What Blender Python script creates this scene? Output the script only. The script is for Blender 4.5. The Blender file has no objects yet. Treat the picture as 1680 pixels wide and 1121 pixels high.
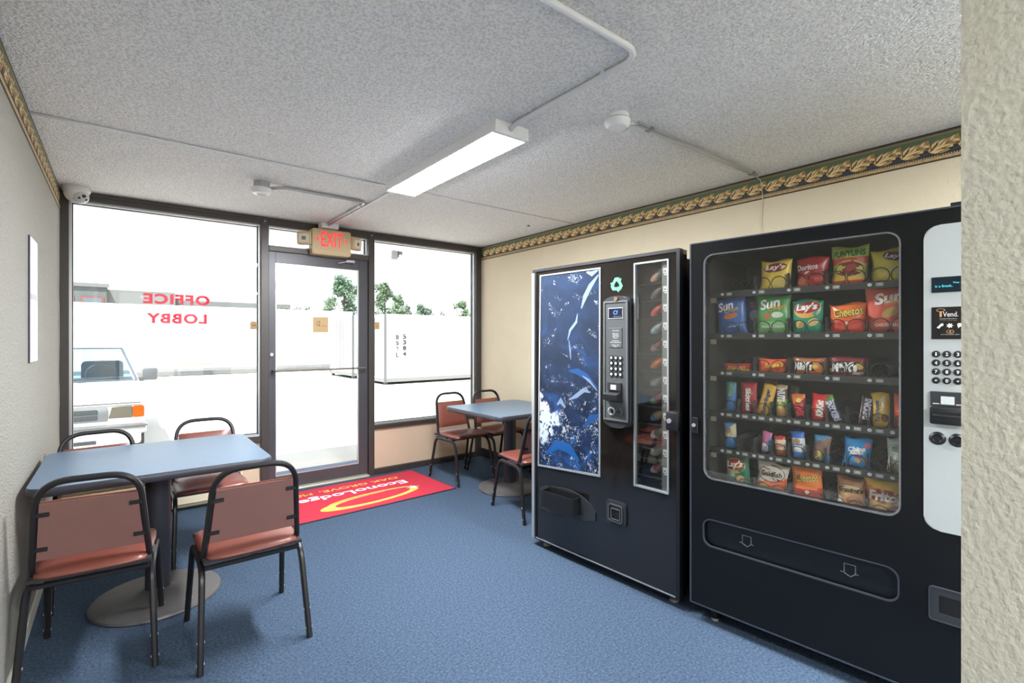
import bpy, bmesh, math, random
from mathutils import Vector, Matrix
random.seed(7)
PI = math.pi
scene = bpy.context.scene

# ------------------------------------------------------------------ camera
cam_d = bpy.data.cameras.new('camera')
cam_d.sensor_width = 36.0
cam_d.lens = 36.0 * 812 / 1680
cam_d.shift_y = -3.5 / 1680
cam_d.clip_start = 0.02
cam_d.clip_end = 400
cam = bpy.data.objects.new('camera', cam_d)
scene.collection.objects.link(cam)
cam.location = (0.316, -4.755, 1.364)
cam.rotation_euler = (PI / 2, 0, -math.radians(38.4))
scene.camera = cam

# ------------------------------------------------------------------ world, sun, exposure
world = bpy.data.worlds.new('world')
scene.world = world
world.use_nodes = True
wn = world.node_tree.nodes
wn['Background'].inputs['Color'].default_value = (0.90, 0.95, 1.0, 1)
wn['Background'].inputs['Strength'].default_value = 0.6
sun_d = bpy.data.lights.new('sun', 'SUN')
sun_d.energy = 5.4
sun_d.angle = math.radians(0.6)
sun_d.color = (1.0, 0.97, 0.92)
sun = bpy.data.objects.new('sun', sun_d)
scene.collection.objects.link(sun)
sun.rotation_euler = Vector((0.35, 0.38, -0.86)).to_track_quat('-Z', 'Y').to_euler()
LAMP = 66.0
LAMP_FILL = 84.0
vs = scene.view_settings
vs.view_transform = 'Standard'
vs.look = 'None'
vs.exposure = 1.58
vs.gamma = 1.0
vs.use_curve_mapping = False
scene.cycles.max_bounces = 12
scene.cycles.diffuse_bounces = 6
scene.cycles.transparent_max_bounces = 16

# ------------------------------------------------------------------ helpers
COL = scene.collection


def lin(c):
    c = c / 255.0
    return c / 12.92 if c <= 0.04045 else ((c + 0.055) / 1.055) ** 2.4


def rgb(r, g, b):
    return (lin(r), lin(g), lin(b), 1.0)


MATS = {}


def mat(name, col, rough=0.5, metal=0.0, spec=0.5, bump=None, vary=None, emit=None, ior=1.5, coat=0.0):
    """col is sRGB 0-255; bump=(scale, strength, distance, detail); vary=(scale, amount)"""
    if name in MATS:
        return MATS[name]
    m = bpy.data.materials.new(name)
    m.use_nodes = True
    nt = m.node_tree
    p = nt.nodes['Principled BSDF']
    c = rgb(*col)
    p.inputs['Base Color'].default_value = c
    p.inputs['Roughness'].default_value = rough
    p.inputs['Metallic'].default_value = metal
    p.inputs['Specular IOR Level'].default_value = spec
    p.inputs['IOR'].default_value = ior
    p.inputs['Coat Weight'].default_value = coat
    p.inputs['Coat Roughness'].default_value = 0.03
    if emit:
        p.inputs['Emission Color'].default_value = rgb(*emit[0])
        p.inputs['Emission Strength'].default_value = emit[1]
    tc = None
    if bump or vary:
        tc = nt.nodes.new('ShaderNodeTexCoord')
    if vary:
        n = nt.nodes.new('ShaderNodeTexNoise')
        n.inputs['Scale'].default_value = vary[0]
        n.inputs['Detail'].default_value = 5
        n.inputs['Roughness'].default_value = 0.65
        nt.links.new(tc.outputs['Object'], n.inputs['Vector'])
        r = nt.nodes.new('ShaderNodeValToRGB')
        a = vary[1]
        r.color_ramp.elements[0].position = 0.3
        r.color_ramp.elements[1].position = 0.7
        r.color_ramp.elements[0].color = tuple(max(0, v * (1 - a)) for v in c[:3]) + (1,)
        r.color_ramp.elements[1].color = tuple(min(1, v * (1 + a)) for v in c[:3]) + (1,)
        nt.links.new(n.outputs['Fac'], r.inputs['Fac'])
        nt.links.new(r.outputs['Color'], p.inputs['Base Color'])
    if bump:
        n = nt.nodes.new('ShaderNodeTexNoise')
        n.inputs['Scale'].default_value = bump[0]
        n.inputs['Detail'].default_value = bump[3] if len(bump) > 3 else 2
        nt.links.new(tc.outputs['Object'], n.inputs['Vector'])
        b = nt.nodes.new('ShaderNodeBump')
        b.inputs['Strength'].default_value = bump[1]
        b.inputs['Distance'].default_value = bump[2]
        nt.links.new(n.outputs['Fac'], b.inputs['Height'])
        nt.links.new(b.outputs['Normal'], p.inputs['Normal'])
    MATS[name] = m
    return m


def glass_mat(name, tint=(1, 1, 1), base=0.04, gain=0.96, rough=0.0):
    if name in MATS:
        return MATS[name]
    m = bpy.data.materials.new(name)
    m.use_nodes = True
    nt = m.node_tree
    nt.nodes.clear()
    out = nt.nodes.new('ShaderNodeOutputMaterial')
    mix = nt.nodes.new('ShaderNodeMixShader')
    tr = nt.nodes.new('ShaderNodeBsdfTransparent')
    tr.inputs['Color'].default_value = (*tint, 1)
    gl = nt.nodes.new('ShaderNodeBsdfGlossy')
    gl.inputs['Roughness'].default_value = rough
    lw = nt.nodes.new('ShaderNodeLayerWeight')
    lw.inputs['Blend'].default_value = 0.5
    pw = nt.nodes.new('ShaderNodeMath')
    pw.operation = 'POWER'
    pw.inputs[1].default_value = 5
    ma = nt.nodes.new('ShaderNodeMath')
    ma.operation = 'MULTIPLY_ADD'
    ma.inputs[1].default_value = gain
    ma.inputs[2].default_value = base
    nt.links.new(lw.outputs['Facing'], pw.inputs[0])
    nt.links.new(pw.outputs[0], ma.inputs[0])
    nt.links.new(ma.outputs[0], mix.inputs['Fac'])
    nt.links.new(tr.outputs[0], mix.inputs[1])
    nt.links.new(gl.outputs[0], mix.inputs[2])
    nt.links.new(mix.outputs[0], out.inputs['Surface'])
    MATS[name] = m
    return m


def setp(o, label=None, cat=None, group=None, kind=None):
    if label:
        o['label'] = label
    if cat:
        o['category'] = cat
    if group:
        o['group'] = group
    if kind:
        o['kind'] = kind
    return o


def empty(name, loc=(0, 0, 0), rz=0.0, **kw):
    o = bpy.data.objects.new(name, None)
    o.empty_display_size = 0.1
    COL.objects.link(o)
    o.location = loc
    o.rotation_euler = (0, 0, rz)
    return setp(o, **kw)


def obj(name, bm, m, parent=None, smooth=False, loc=None, rot=None, **kw):
    if isinstance(bm, bmesh.types.BMesh):
        me = bpy.data.meshes.new(name)
        bmesh.ops.recalc_face_normals(bm, faces=bm.faces[:])
        bm.to_mesh(me)
        bm.free()
    else:
        me = bm
    if m is not None and not me.materials:
        for x in (m if isinstance(m, (list, tuple)) else [m]):
            me.materials.append(x)
    if smooth:
        for p in me.polygons:
            p.use_smooth = True
        if smooth != 'all':
            me.set_sharp_from_angle(angle=math.radians(40))
    o = bpy.data.objects.new(name, me)
    COL.objects.link(o)
    if parent:
        o.parent = parent
    if loc is not None:
        o.location = loc
    if rot is not None:
        o.rotation_euler = rot
    return setp(o, **kw)


def again(src, parent=None, loc=None, rot=None, **kw):
    o = src.copy()
    COL.objects.link(o)
    if parent is not None:
        o.parent = parent
    if loc is not None:
        o.location = loc
    if rot is not None:
        o.rotation_euler = rot
    return setp(o, **kw)


def copy_tree(o, parent=None, **kw):
    c = o.copy()
    COL.objects.link(c)
    c.parent = parent
    for ch in list(o.children):
        copy_tree(ch, c)
    return setp(c, **kw)


def B():
    return bmesh.new()


def box(bm, x0, x1, y0, y1, z0, z1, bev=0.0, seg=2, mi=0):
    vs_ = [bm.verts.new((x, y, z)) for x in (x0, x1) for y in (y0, y1) for z in (z0, z1)]
    idx = [(0, 1, 3, 2), (4, 6, 7, 5), (0, 4, 5, 1), (2, 3, 7, 6), (0, 2, 6, 4), (1, 5, 7, 3)]
    fs = [bm.faces.new([vs_[i] for i in q]) for q in idx]
    for f in fs:
        f.material_index = mi
    if bev:
        es = list({e for f in fs for e in f.edges})
        bmesh.ops.bevel(bm, geom=es, offset=bev, segments=seg, affect='EDGES', profile=0.5)
    return bm


def bx(*a, **k):
    return box(B(), *a, **k)


def basis(d):
    d = d.normalized()
    up = Vector((0, 0, 1)) if abs(d.z) < 0.95 else Vector((1, 0, 0))
    a = d.cross(up).normalized()
    return a, a.cross(d).normalized()


def cyl(bm, p0, p1, r0, r1=None, seg=16, caps=True, mi=0):
    p0, p1 = Vector(p0), Vector(p1)
    r1 = r0 if r1 is None else r1
    a, b = basis(p1 - p0)
    r = [[bm.verts.new(p + (a * math.cos(t) + b * math.sin(t)) * rr) for t in [2 * PI * i / seg for i in range(seg)]]
         for p, rr in ((p0, r0), (p1, r1))]
    for i in range(seg):
        j = (i + 1) % seg
        bm.faces.new((r[0][i], r[0][j], r[1][j], r[1][i])).material_index = mi
    if caps:
        bm.faces.new(r[0][::-1]).material_index = mi
        bm.faces.new(r[1]).material_index = mi
    return bm


def rprof(r, seg=8):
    return [(r * math.cos(2 * PI * i / seg), r * math.sin(2 * PI * i / seg)) for i in range(seg)]


def sqprof(w, h, c=0.25):
    a, b = w / 2, h / 2
    k = c * min(w, h)
    return [(a - k, b), (-a + k, b), (-a, b - k), (-a, -b + k), (-a + k, -b), (a - k, -b), (a, -b + k), (a, b - k)]


def tube(bm, pts, prof, closed=False, caps=True, hint=None, mi=0):
    pts = [Vector(p) for p in pts]
    n = len(pts)
    tang = []
    for i in range(n):
        if closed:
            t = pts[(i + 1) % n] - pts[i - 1]
        else:
            t = pts[min(i + 1, n - 1)] - pts[max(i - 1, 0)]
        tang.append(t.normalized())
    h = Vector(hint) if hint else basis(tang[0])[0]
    rings = []
    for i in range(n):
        t = tang[i]
        h = (h - t * h.dot(t)).normalized()
        b = t.cross(h)
        rings.append([bm.verts.new(pts[i] + h * x + b * y) for x, y in prof])
    k = len(prof)
    for i in range(n if closed else n - 1):
        r0, r1 = rings[i], rings[(i + 1) % n]
        for q in range(k):
            bm.faces.new((r0[q], r0[(q + 1) % k], r1[(q + 1) % k], r1[q])).material_index = mi
    if caps and not closed:
        bm.faces.new(rings[0][::-1]).material_index = mi
        bm.faces.new(rings[-1]).material_index = mi
    return bm


def fillet(pts, rad, n=6):
    """round the inner corners of a polyline"""
    pts = [Vector(p) for p in pts]
    out = [pts[0]]
    for i in range(1, len(pts) - 1):
        a, p, c = pts[i - 1], pts[i], pts[i + 1]
        r = rad[i - 1] if isinstance(rad, (list, tuple)) else rad
        d0, d1 = (a - p).normalized(), (c - p).normalized()
        s, e = p + d0 * r, p + d1 * r
        for k in range(n + 1):
            t = k / n
            out.append(s * (1 - t) ** 2 + p * 2 * t * (1 - t) + e * t * t)
    out.append(pts[-1])
    return out


def rrect(x0, x1, z0, z1, r, n=6):
    out = []
    for cx, cz, a0 in ((x1 - r, z1 - r, 0), (x0 + r, z1 - r, 90), (x0 + r, z0 + r, 180), (x1 - r, z0 + r, 270)):
        for k in range(n + 1):
            a = math.radians(a0 + 90 * k / n)
            out.append((cx + r * math.cos(a), cz + r * math.sin(a)))
    return out


def prism(bm, outline, y0, y1, mi=0, bev=0.0):
    """outline in x,z; extruded along y"""
    a = [bm.verts.new((x, y0, z)) for x, z in outline]
    b = [bm.verts.new((x, y1, z)) for x, z in outline]
    n = len(outline)
    f0 = bm.faces.new(a)
    f1 = bm.faces.new(b[::-1])
    f0.material_index = f1.material_index = mi
    for i in range(n):
        bm.faces.new((a[i], b[i], b[(i + 1) % n], a[(i + 1) % n])).material_index = mi
    if bev:
        bmesh.ops.bevel(bm, geom=list(f0.edges), offset=bev, segments=2, affect='EDGES')
    return bm


def ring(bm, outer, inner, y0, y1, mi=0):
    """a flat frame between two outlines of the same point count, from y0 to y1"""
    n = len(outer)
    v = [[bm.verts.new((x, y, z)) for x, z in o] for y in (y0, y1) for o in (outer, inner)]
    for i in range(n):
        j = (i + 1) % n
        for q in ((v[0][i], v[0][j], v[1][j], v[1][i]), (v[2][i], v[3][i], v[3][j], v[2][j]),
                  (v[0][i], v[2][i], v[2][j], v[0][j]), (v[1][i], v[1][j], v[3][j], v[3][i])):
            bm.faces.new(q).material_index = mi
    return bm


def lathe(bm, prof, seg=24, cx=0, cy=0, mi=0):
    rings = []
    for r, z in prof:
        if r < 1e-6:
            rings.append([bm.verts.new((cx, cy, z))])
        else:
            rings.append([bm.verts.new((cx + r * math.cos(2 * PI * i / seg), cy + r * math.sin(2 * PI * i / seg), z)) for i in range(seg)])
    for a, b in zip(rings, rings[1:]):
        for i in range(seg):
            j = (i + 1) % seg
            if len(a) == 1 and len(b) == 1:
                continue
            if len(a) == 1:
                f = bm.faces.new((a[0], b[j], b[i]))
            elif len(b) == 1:
                f = bm.faces.new((a[i], a[j], b[0]))
            else:
                f = bm.faces.new((a[i], a[j], b[j], b[i]))
            f.material_index = mi
    return bm


TXT = {}


def text_mesh(body, size=1.0, bold=0.0, shear=0.0, spacing=1.0, width=None, height=None):
    """2D text mesh in the XY plane centred on the origin -> (verts, faces), scaled to width / height if given"""
    key = (body, size, bold, shear, spacing)
    if key not in TXT:
        cu = bpy.data.curves.new('lettering', 'FONT')
        cu.body = body
        cu.size = size
        cu.offset = bold
        cu.shear = shear
        cu.space_character = spacing
        cu.align_x = 'CENTER'
        cu.resolution_u = 3
        o = bpy.data.objects.new('lettering', cu)
        COL.objects.link(o)
        bpy.context.view_layer.update()
        me = o.to_mesh()
        V = [tuple(v.co) for v in me.vertices]
        Fc = [tuple(p.vertices) for p in me.polygons]
        o.to_mesh_clear()
        bpy.data.objects.remove(o)
        bpy.data.curves.remove(cu)
        TXT[key] = (V, Fc)
    V, Fc = TXT[key]
    xs = [v[0] for v in V]
    ys = [v[1] for v in V]
    cx, cy = (min(xs) + max(xs)) / 2, (min(ys) + max(ys)) / 2
    w, h = max(xs) - min(xs), max(ys) - min(ys)
    sx = width / w if width else (height / h if height else 1)
    sy = height / h if height else sx
    return [((v[0] - cx) * sx, (v[1] - cy) * sy) for v in V], Fc


def wall_text(name, body, m, x, z, y, width, height, parent=None, facing=-1, mirror=False, **k):
    """lettering standing on an XZ plane at depth y"""
    V, Fc = text_mesh(body, **k, width=width, height=height)
    me = bpy.data.meshes.new(name)
    sg = -1 if mirror else 1
    me.from_pydata([(x + sg * a, y, z + b) for a, b in V], [], Fc)
    return obj(name, me, m, parent)


# ------------------------------------------------------------------ materials
M_wall = mat('beige_textured_wall', (204, 191, 164), 0.75, bump=(95, 0.55, 0.006, 3), vary=(3, 0.03))
M_wall_near = mat('beige_knockdown_wall', (198, 192, 174), 0.7, bump=(85, 0.4, 0.007, 4), vary=(3, 0.02))
M_carpet = mat('blue_carpet', (78, 94, 114), 0.95, spec=0.1, bump=(300, 1.0, 0.008, 2), vary=(90, 0.5))
M_bronze = mat('dark_bronze_aluminium', (74, 69, 66), 0.38, metal=0.35, vary=(6, 0.06))
M_bead = mat('bright_aluminium_bead', (205, 205, 205), 0.3, metal=0.7)
M_rubber = mat('black_rubber_base', (44, 42, 44), 0.6)
M_panel = mat('cream_panel', (206, 184, 158), 0.5, vary=(2, 0.03))
M_white = mat('white_paint', (232, 232, 230), 0.45)
M_whitepl = mat('white_plastic', (222, 222, 222), 0.4)
M_conduit = mat('painted_conduit', (224, 224, 225), 0.45)
M_galv = mat('galvanised_steel', (178, 178, 180), 0.35, metal=0.6)
M_black = mat('black_plastic', (22, 22, 25), 0.45)
M_glass = glass_mat('window_glass', (0.97, 0.985, 0.98), 0.035, 0.9)


def ceiling_material():
    m = bpy.data.materials.new('popcorn_ceiling')
    m.use_nodes = True
    nt = m.node_tree
    p = nt.nodes['Principled BSDF']
    p.inputs['Roughness'].default_value = 0.9
    tc = nt.nodes.new('ShaderNodeTexCoord')
    n = nt.nodes.new('ShaderNodeTexNoise')
    n.inputs['Scale'].default_value = 88
    n.inputs['Detail'].default_value = 2.5
    n.inputs['Roughness'].default_value = 0.6
    nt.links.new(tc.outputs['Object'], n.inputs['Vector'])
    r = nt.nodes.new('ShaderNodeValToRGB')
    r.color_ramp.elements[0].position = 0.36
    r.color_ramp.elements[1].position = 0.58
    r.color_ramp.elements[0].color = rgb(224, 223, 221)
    r.color_ramp.elements[1].color = rgb(252, 251, 249)
    nt.links.new(n.outputs['Fac'], r.inputs['Fac'])
    nt.links.new(r.outputs['Color'], p.inputs['Base Color'])
    b = nt.nodes.new('ShaderNodeBump')
    b.inputs['Strength'].default_value = 1.0
    b.inputs['Distance'].default_value = 0.024
    nt.links.new(n.outputs['Fac'], b.inputs['Height'])
    nt.links.new(b.outputs['Normal'], p.inputs['Normal'])
    return m


M_ceil = ceiling_material()

# ------------------------------------------------------------------ room shell
XL, XR, H = -0.02, 3.63, 2.44
LX1, LY = 3.63, -8.4          # the lobby behind the camera
obj('floor', bx(XL - 0.1, LX1 + 0.1, LY - 0.1, 0.12, -0.1, 0.0), M_carpet, kind='structure')
ceil = obj('ceiling', bx(XL - 0.1, LX1 + 0.1, LY - 0.1, 0.14, H, H + 0.12), M_ceil, kind='structure')
obj('wall_left', bx(XL - 0.12, XL, LY, 0.0, 0, H), mat('dimmed_beige_stipple_wall', (152, 148, 138), 0.75, bump=(120, 1.0, 0.012, 3), vary=(40, 0.05)), kind='structure')  # same paint as the other walls, darkened and greyed for dimmer light here
obj('wall_right', bx(XR, XR + 0.12, LY, 0.14, 0, H), M_wall, kind='structure')
# partition at the right edge of the picture, seen on its end face, with a chipped corner
pw = B()
zs = [0, 0.55, 0.572, 0.585, 0.60, 0.615, 0.63, H]
chip = [0, 0, 0.004, 0.007, 0.006, 0.003, 0, 0]
loops = []
for z, c in zip(zs, chip):
    loops.append([pw.verts.new(v) for v in ((1.4 + c, -4.576 - c, z), (1.4, -4.70, z), (1.78, -4.70, z), (1.78, -4.576, z))])
for a, b in zip(loops, loops[1:]):
    for i in range(4):
        pw.faces.new((a[i], a[(i + 1) % 4], b[(i + 1) % 4], b[i]))
pw.faces.new(loops[0][::-1])
pw.faces.new(loops[-1])
obj('wall_near', pw, M_wall_near, kind='structure')
wb = B()
for a_ in ((XL, LX1, 0, 0.45), (XL, LX1, 2.36, H), (XL, 0.25, 0.45, 2.36), (3.36, LX1, 0.45, 2.36)):
    box(wb, a_[0], a_[1], LY - 0.12, LY, a_[2], a_[3])
obj('wall_back', wb, M_wall, kind='structure')
w4 = empty('added_window_4', (0, 0, 0), kind='structure')  # unseen back window, added to bring daylight into the room
for x0_, x1_ in ((0.25, 0.31), (1.27, 1.33), (2.28, 2.34), (3.30, 3.36)):
    obj('mullion', bx(x0_, x1_, LY - 0.11, LY, 0.45, 2.36), M_bronze, w4)
for x0_, x1_ in ((0.31, 1.27), (1.33, 2.28), (2.34, 3.30)):
    obj('pane', bx(x0_, x1_, LY - 0.063, LY - 0.057, 0.45, 2.36), M_glass, w4)
# baseboards
obj('baseboard_right', bx(XR - 0.008, XR, LY, -0.002, 0, 0.10, bev=0.003), M_rubber, kind='structure')
obj('baseboard_left', bx(XL, XL + 0.01, LY, -0.12, 0, 0.075, bev=0.003), mat('off_white_base', (214, 208, 196), 0.5), kind='structure')
# ceiling joint batten
obj('trim_3', bx(XL, 1.76, -1.518, -1.494, H - 0.007, H, bev=0.002), mat('grey_batten', (188, 188, 190), 0.5), kind='structure')
obj('trim_4', bx(1.98, XR - 0.01, -1.518, -1.505, H - 0.003, H), mat('grey_batten', (188, 188, 190)), kind='structure')

# ------------------------------------------------------------------ shop-front: window_1 (left), window_2 (transom), window_3 (right), door_1
FY0, FY1, GY = 0.0, 0.11, 0.06


def glazing(root, x0, x1, z0, z1, bead=0.014):
    obj('pane', bx(x0, x1, GY - 0.003, GY + 0.003, z0, z1), M_glass, root)
    b = B()
    ring(b, rrect(x0, x1, z0, z1, 0.0001, 1), rrect(x0 + bead, x1 - bead, z0 + bead, z1 - bead, 0.0001, 1), GY - 0.03, GY - 0.005)
    obj('glazing_bead', b, M_bead, root)
    b = B()
    e = bead + 0.006
    ring(b, rrect(x0, x1, z0, z1, 0.0001, 1), rrect(x0 + e, x1 - e, z0 + e, z1 - e, 0.0001, 1), GY + 0.005, GY + 0.03)
    obj('outer_bead', b, M_bronze, root)


def frame_part(root, name, *a):
    return obj(name, bx(*a, bev=0.003, seg=1), M_bronze, root)


w1 = empty('window_1', (0, 0, 0), kind='structure', label='large left shop window with red mirrored lettering')
frame_part(w1, 'jamb', XL, 0.03, FY0, FY1, 0, H)
frame_part(w1, 'head_rail', 0.03, 1.285, FY0, FY1, 2.373, H)
frame_part(w1, 'head_groove', 0.03, 1.285, FY0 - 0.006, FY0, 2.405, H)
frame_part(w1, 'sill_rail', 0.03, 1.285, FY0, FY1, 0.46, 0.518)
frame_part(w1, 'bottom_rail', 0.03, 1.285, FY0, FY1, 0, 0.06)
frame_part(w1, 'mullion', 1.285, 1.347, FY0 - 0.004, FY1, 0, H)
obj('kick_panel', bx(0.03, 1.285, 0.03, 0.09, 0.06, 0.46), M_panel, w1)
glazing(w1, 0.03, 1.285, 0.518, 2.373)


def translucent(name, col, k):
    m = mat(name, col, 0.5)
    nt = m.node_tree
    p = nt.nodes['Principled BSDF']
    tl_ = nt.nodes.new('ShaderNodeBsdfTranslucent')
    tl_.inputs['Color'].default_value = rgb(*col)
    mx_ = nt.nodes.new('ShaderNodeMixShader')
    mx_.inputs['Fac'].default_value = k
    nt.links.new(p.outputs[0], mx_.inputs[1])
    nt.links.new(tl_.outputs[0], mx_.inputs[2])
    nt.links.new(mx_.outputs[0], nt.nodes['Material Output'].inputs['Surface'])
    return m


M_redvinyl = translucent('red_vinyl_lettering', (224, 34, 60), 0.35)
wall_text('lettering', 'OFFICE', M_redvinyl, 0.683, 1.686, GY + 0.0035, 0.448, 0.083, w1, mirror=True, bold=0.045, spacing=1.15)
wall_text('lettering', 'LOBBY', M_redvinyl, 0.682, 1.532, GY + 0.0035, 0.408, 0.083, w1, mirror=True, bold=0.045, spacing=1.15)

w2 = empty('window_2', (0, 0, 0), kind='structure')
frame_part(w2, 'head_rail', 1.347, 2.262, FY0, FY1, 2.373, H)
frame_part(w2, 'transom_bar', 1.347, 2.262, FY0, FY1, 2.149, 2.198)
glazing(w2, 1.347, 2.262, 2.198, 2.373)

w3 = empty('window_3', (0, 0, 0), kind='structure')
frame_part(w3, 'mullion', 2.262, 2.322, FY0 - 0.004, FY1, 0, H)
frame_part(w3, 'head_rail', 2.322, 3.555, FY0, FY1, 2.373, H)
frame_part(w3, 'head_groove', 2.322, 3.555, FY0 - 0.006, FY0, 2.405, H)
frame_part(w3, 'jamb', 3.555, XR, FY0, FY1, 0, H)
frame_part(w3, 'sill_rail', 2.322, 3.555, FY0, FY1, 0.46, 0.50)
frame_part(w3, 'bottom_rail', 2.322, 3.555, FY0, FY1, 0, 0.06)
obj('kick_panel', bx(2.322, 3.555, 0.03, 0.09, 0.06, 0.46), M_panel, w3)
glazing(w3, 2.322, 3.555, 0.50, 2.373)
for sx in (1.316, 2.292):
    b = B()
    cyl(b, (sx, -0.004, 2.402), (sx, -0.009, 2.402), 0.006, seg=10)
    obj('screw', b, M_bead, w3 if sx > 2 else w1)

d1 = empty('door_1', (0, 0, 0), kind='structure', label='dark bronze aluminium glass entrance door with push bar')
DZ = 0.025
M_doorm = mat('bronze_door_leaf', (78, 76, 80), 0.36, metal=0.35, vary=(6, 0.06))
for nm, a in (('stile', (1.35, 1.407, 0.02, 0.075, DZ, 2.145)), ('stile', (2.169, 2.259, 0.02, 0.075, DZ, 2.145)),
              ('top_rail', (1.407, 2.169, 0.02, 0.075, 2.048, 2.145)), ('bottom_rail', (1.407, 2.169, 0.02, 0.075, DZ, 0.135))):
    obj(nm, bx(*a, bev=0.002, seg=1), M_doorm, d1)
obj('pane', bx(1.407, 2.169, 0.045, 0.051, 0.135, 2.048), M_glass, d1)
b = B()
ring(b, rrect(1.407, 2.169, 0.135, 2.048, 0.0001, 1), rrect(1.415, 2.161, 0.143, 2.04, 0.0001, 1), 0.026, 0.045)
obj('glazing_bead', b, M_bead, d1)
obj('door_sweep', bx(1.415, 2.161, 0.052, 0.07, 0.137, 0.165), mat('blue_grey_brush', (120, 140, 160), 0.8), d1)
b = B()
tube(b, fillet([(1.385, 0.02, 1.083), (1.385, -0.045, 1.083), (2.215, -0.045, 1.083), (2.215, 0.02, 1.083)], 0.02), sqprof(0.022, 0.016))
obj('push_bar', b, mat('satin_bronze_bar', (128, 118, 108), 0.35, metal=0.6), d1, smooth=True)
b = B()
tube(b, fillet([(1.40, 0.07, 1.04), (1.40, 0.12, 1.04), (1.40, 0.12, 0.86), (1.40, 0.07, 0.86)], 0.025), sqprof(0.03, 0.014))
obj('outer_pull', b, M_bronze, d1, smooth=True)
b = B()
cyl(b, (1.372, 0.02, 1.229), (1.372, 0.002, 1.229), 0.017, 0.014)
lk = obj('lock_cylinder', b, M_bead, d1, smooth=True)
b = B()
tube(b, [(1.96, 0.0, 2.093), (2.09, -0.05, 2.125)], sqprof(0.018, 0.008))
box(b, 2.03, 2.11, -0.03, 0.02, 2.105, 2.13, bev=0.004)
obj('closer_arm', b, M_bead, d1)
obj('threshold', bx(1.347, 2.262, -0.03, 0.12, 0, 0.018, bev=0.005), mat('brass_aluminium_threshold', (206, 198, 176), 0.35, metal=0.4), kind='structure')

# papers taped to the glass
M_tan = translucent('tan_paper', (196, 164, 120), 0.3)
n1 = obj('paper_notice', bx(1.735, 1.878, 0.0435, 0.045, 1.43, 1.575), M_tan, label='square tan paper notice taped to the entrance door glass', cat='notice')
wall_text('print', '12', mat('dark_ink', (50, 45, 40), 0.6), 1.785, 1.515, 0.0432, 0.035, 0.045, n1, shear=0.3)
wall_text('print', 'no smoking', MATS['dark_ink'], 1.825, 1.492, 0.0432, 0.07, 0.012, n1)
b = B()
prism(b, [(1.208, 1.452), (1.268, 1.452), (1.268, 1.47), (1.28, 1.475), (1.278, 1.486), (1.268, 1.50), (1.255, 1.52), (1.225, 1.525), (1.208, 1.512)], 0.0545, 0.0565)
n2 = obj('paper_sticker', b, M_tan, label='torn tan sticker at the right edge of the left window', cat='sticker')
wall_text('print', 'an', MATS['dark_ink'], 1.24, 1.487, 0.0542, 0.03, 0.012, n2)
n3 = obj('paper_sticker', bx(2.337, 2.40, 0.0545, 0.0565, 1.465, 1.54), M_tan, label='small tan sticker on the right window beside the door', cat='sticker')
wall_text('print', 'wi', MATS['dark_ink'], 2.372, 1.495, 0.0542, 0.025, 0.01, n3)
# grey device stuck high on the right window
g = empty('motion_sensor', (2.57, 0.055, 2.24), label='small white and grey device fixed high on the right window', cat='sensor')
obj('body', bx(-0.05, 0.01, -0.05, 0, -0.05, 0.045, bev=0.012), M_whitepl, g, smooth=True)
obj('bracket', bx(0.01, 0.03, -0.03, 0, -0.02, 0.045), mat('grey_bracket', (120, 122, 124), 0.5), g)
obj('arm', bx(0.03, 0.075, -0.02, 0, 0.01, 0.045), mat('pale_bracket', (176, 178, 180), 0.5), g)

# baseboard heater under the left window
ht = empty('baseboard_heater', (0, 0, 0), label='cream baseboard heater with long slots below the left window', cat='heater')
M_heat = mat('cream_enamel', (226, 212, 184), 0.4)
obj('back_plate', bx(XL + 0.01, 1.11, -0.02, -0.006, 0.02, 0.40), M_heat, ht)
obj('front_cover', bx(XL + 0.01, 1.11, -0.085, -0.075, 0.06, 0.16, bev=0.003), M_heat, ht)
obj('damper', bx(XL + 0.01, 1.11, -0.088, -0.03, 0.195, 0.205), M_heat, ht)
obj('damper', bx(XL + 0.01, 1.11, -0.088, -0.03, 0.235, 0.245), M_heat, ht)
obj('top_hood', bx(XL + 0.01, 1.11, -0.09, -0.01, 0.272, 0.285, bev=0.003), M_heat, ht)
obj('end_cap', bx(1.10, 1.125, -0.092, -0.006, 0.02, 0.40, bev=0.003), M_heat, ht)

# ------------------------------------------------------------------ wallpaper border
M_bgreen = mat('border_green', (88, 104, 78), 0.6)
M_bdark = mat('border_dark_line', (62, 42, 30), 0.6)
M_bnavy = mat('border_navy', (44, 50, 62), 0.6)
M_brope = mat('border_rope', (176, 146, 98), 0.6, vary=(60, 0.3))
M_leaf = [mat('border_leaf_light', (226, 200, 146), 0.6), mat('border_leaf_mid', (168, 132, 78), 0.6), mat('border_leaf_dark', (92, 64, 36), 0.6)]


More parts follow.
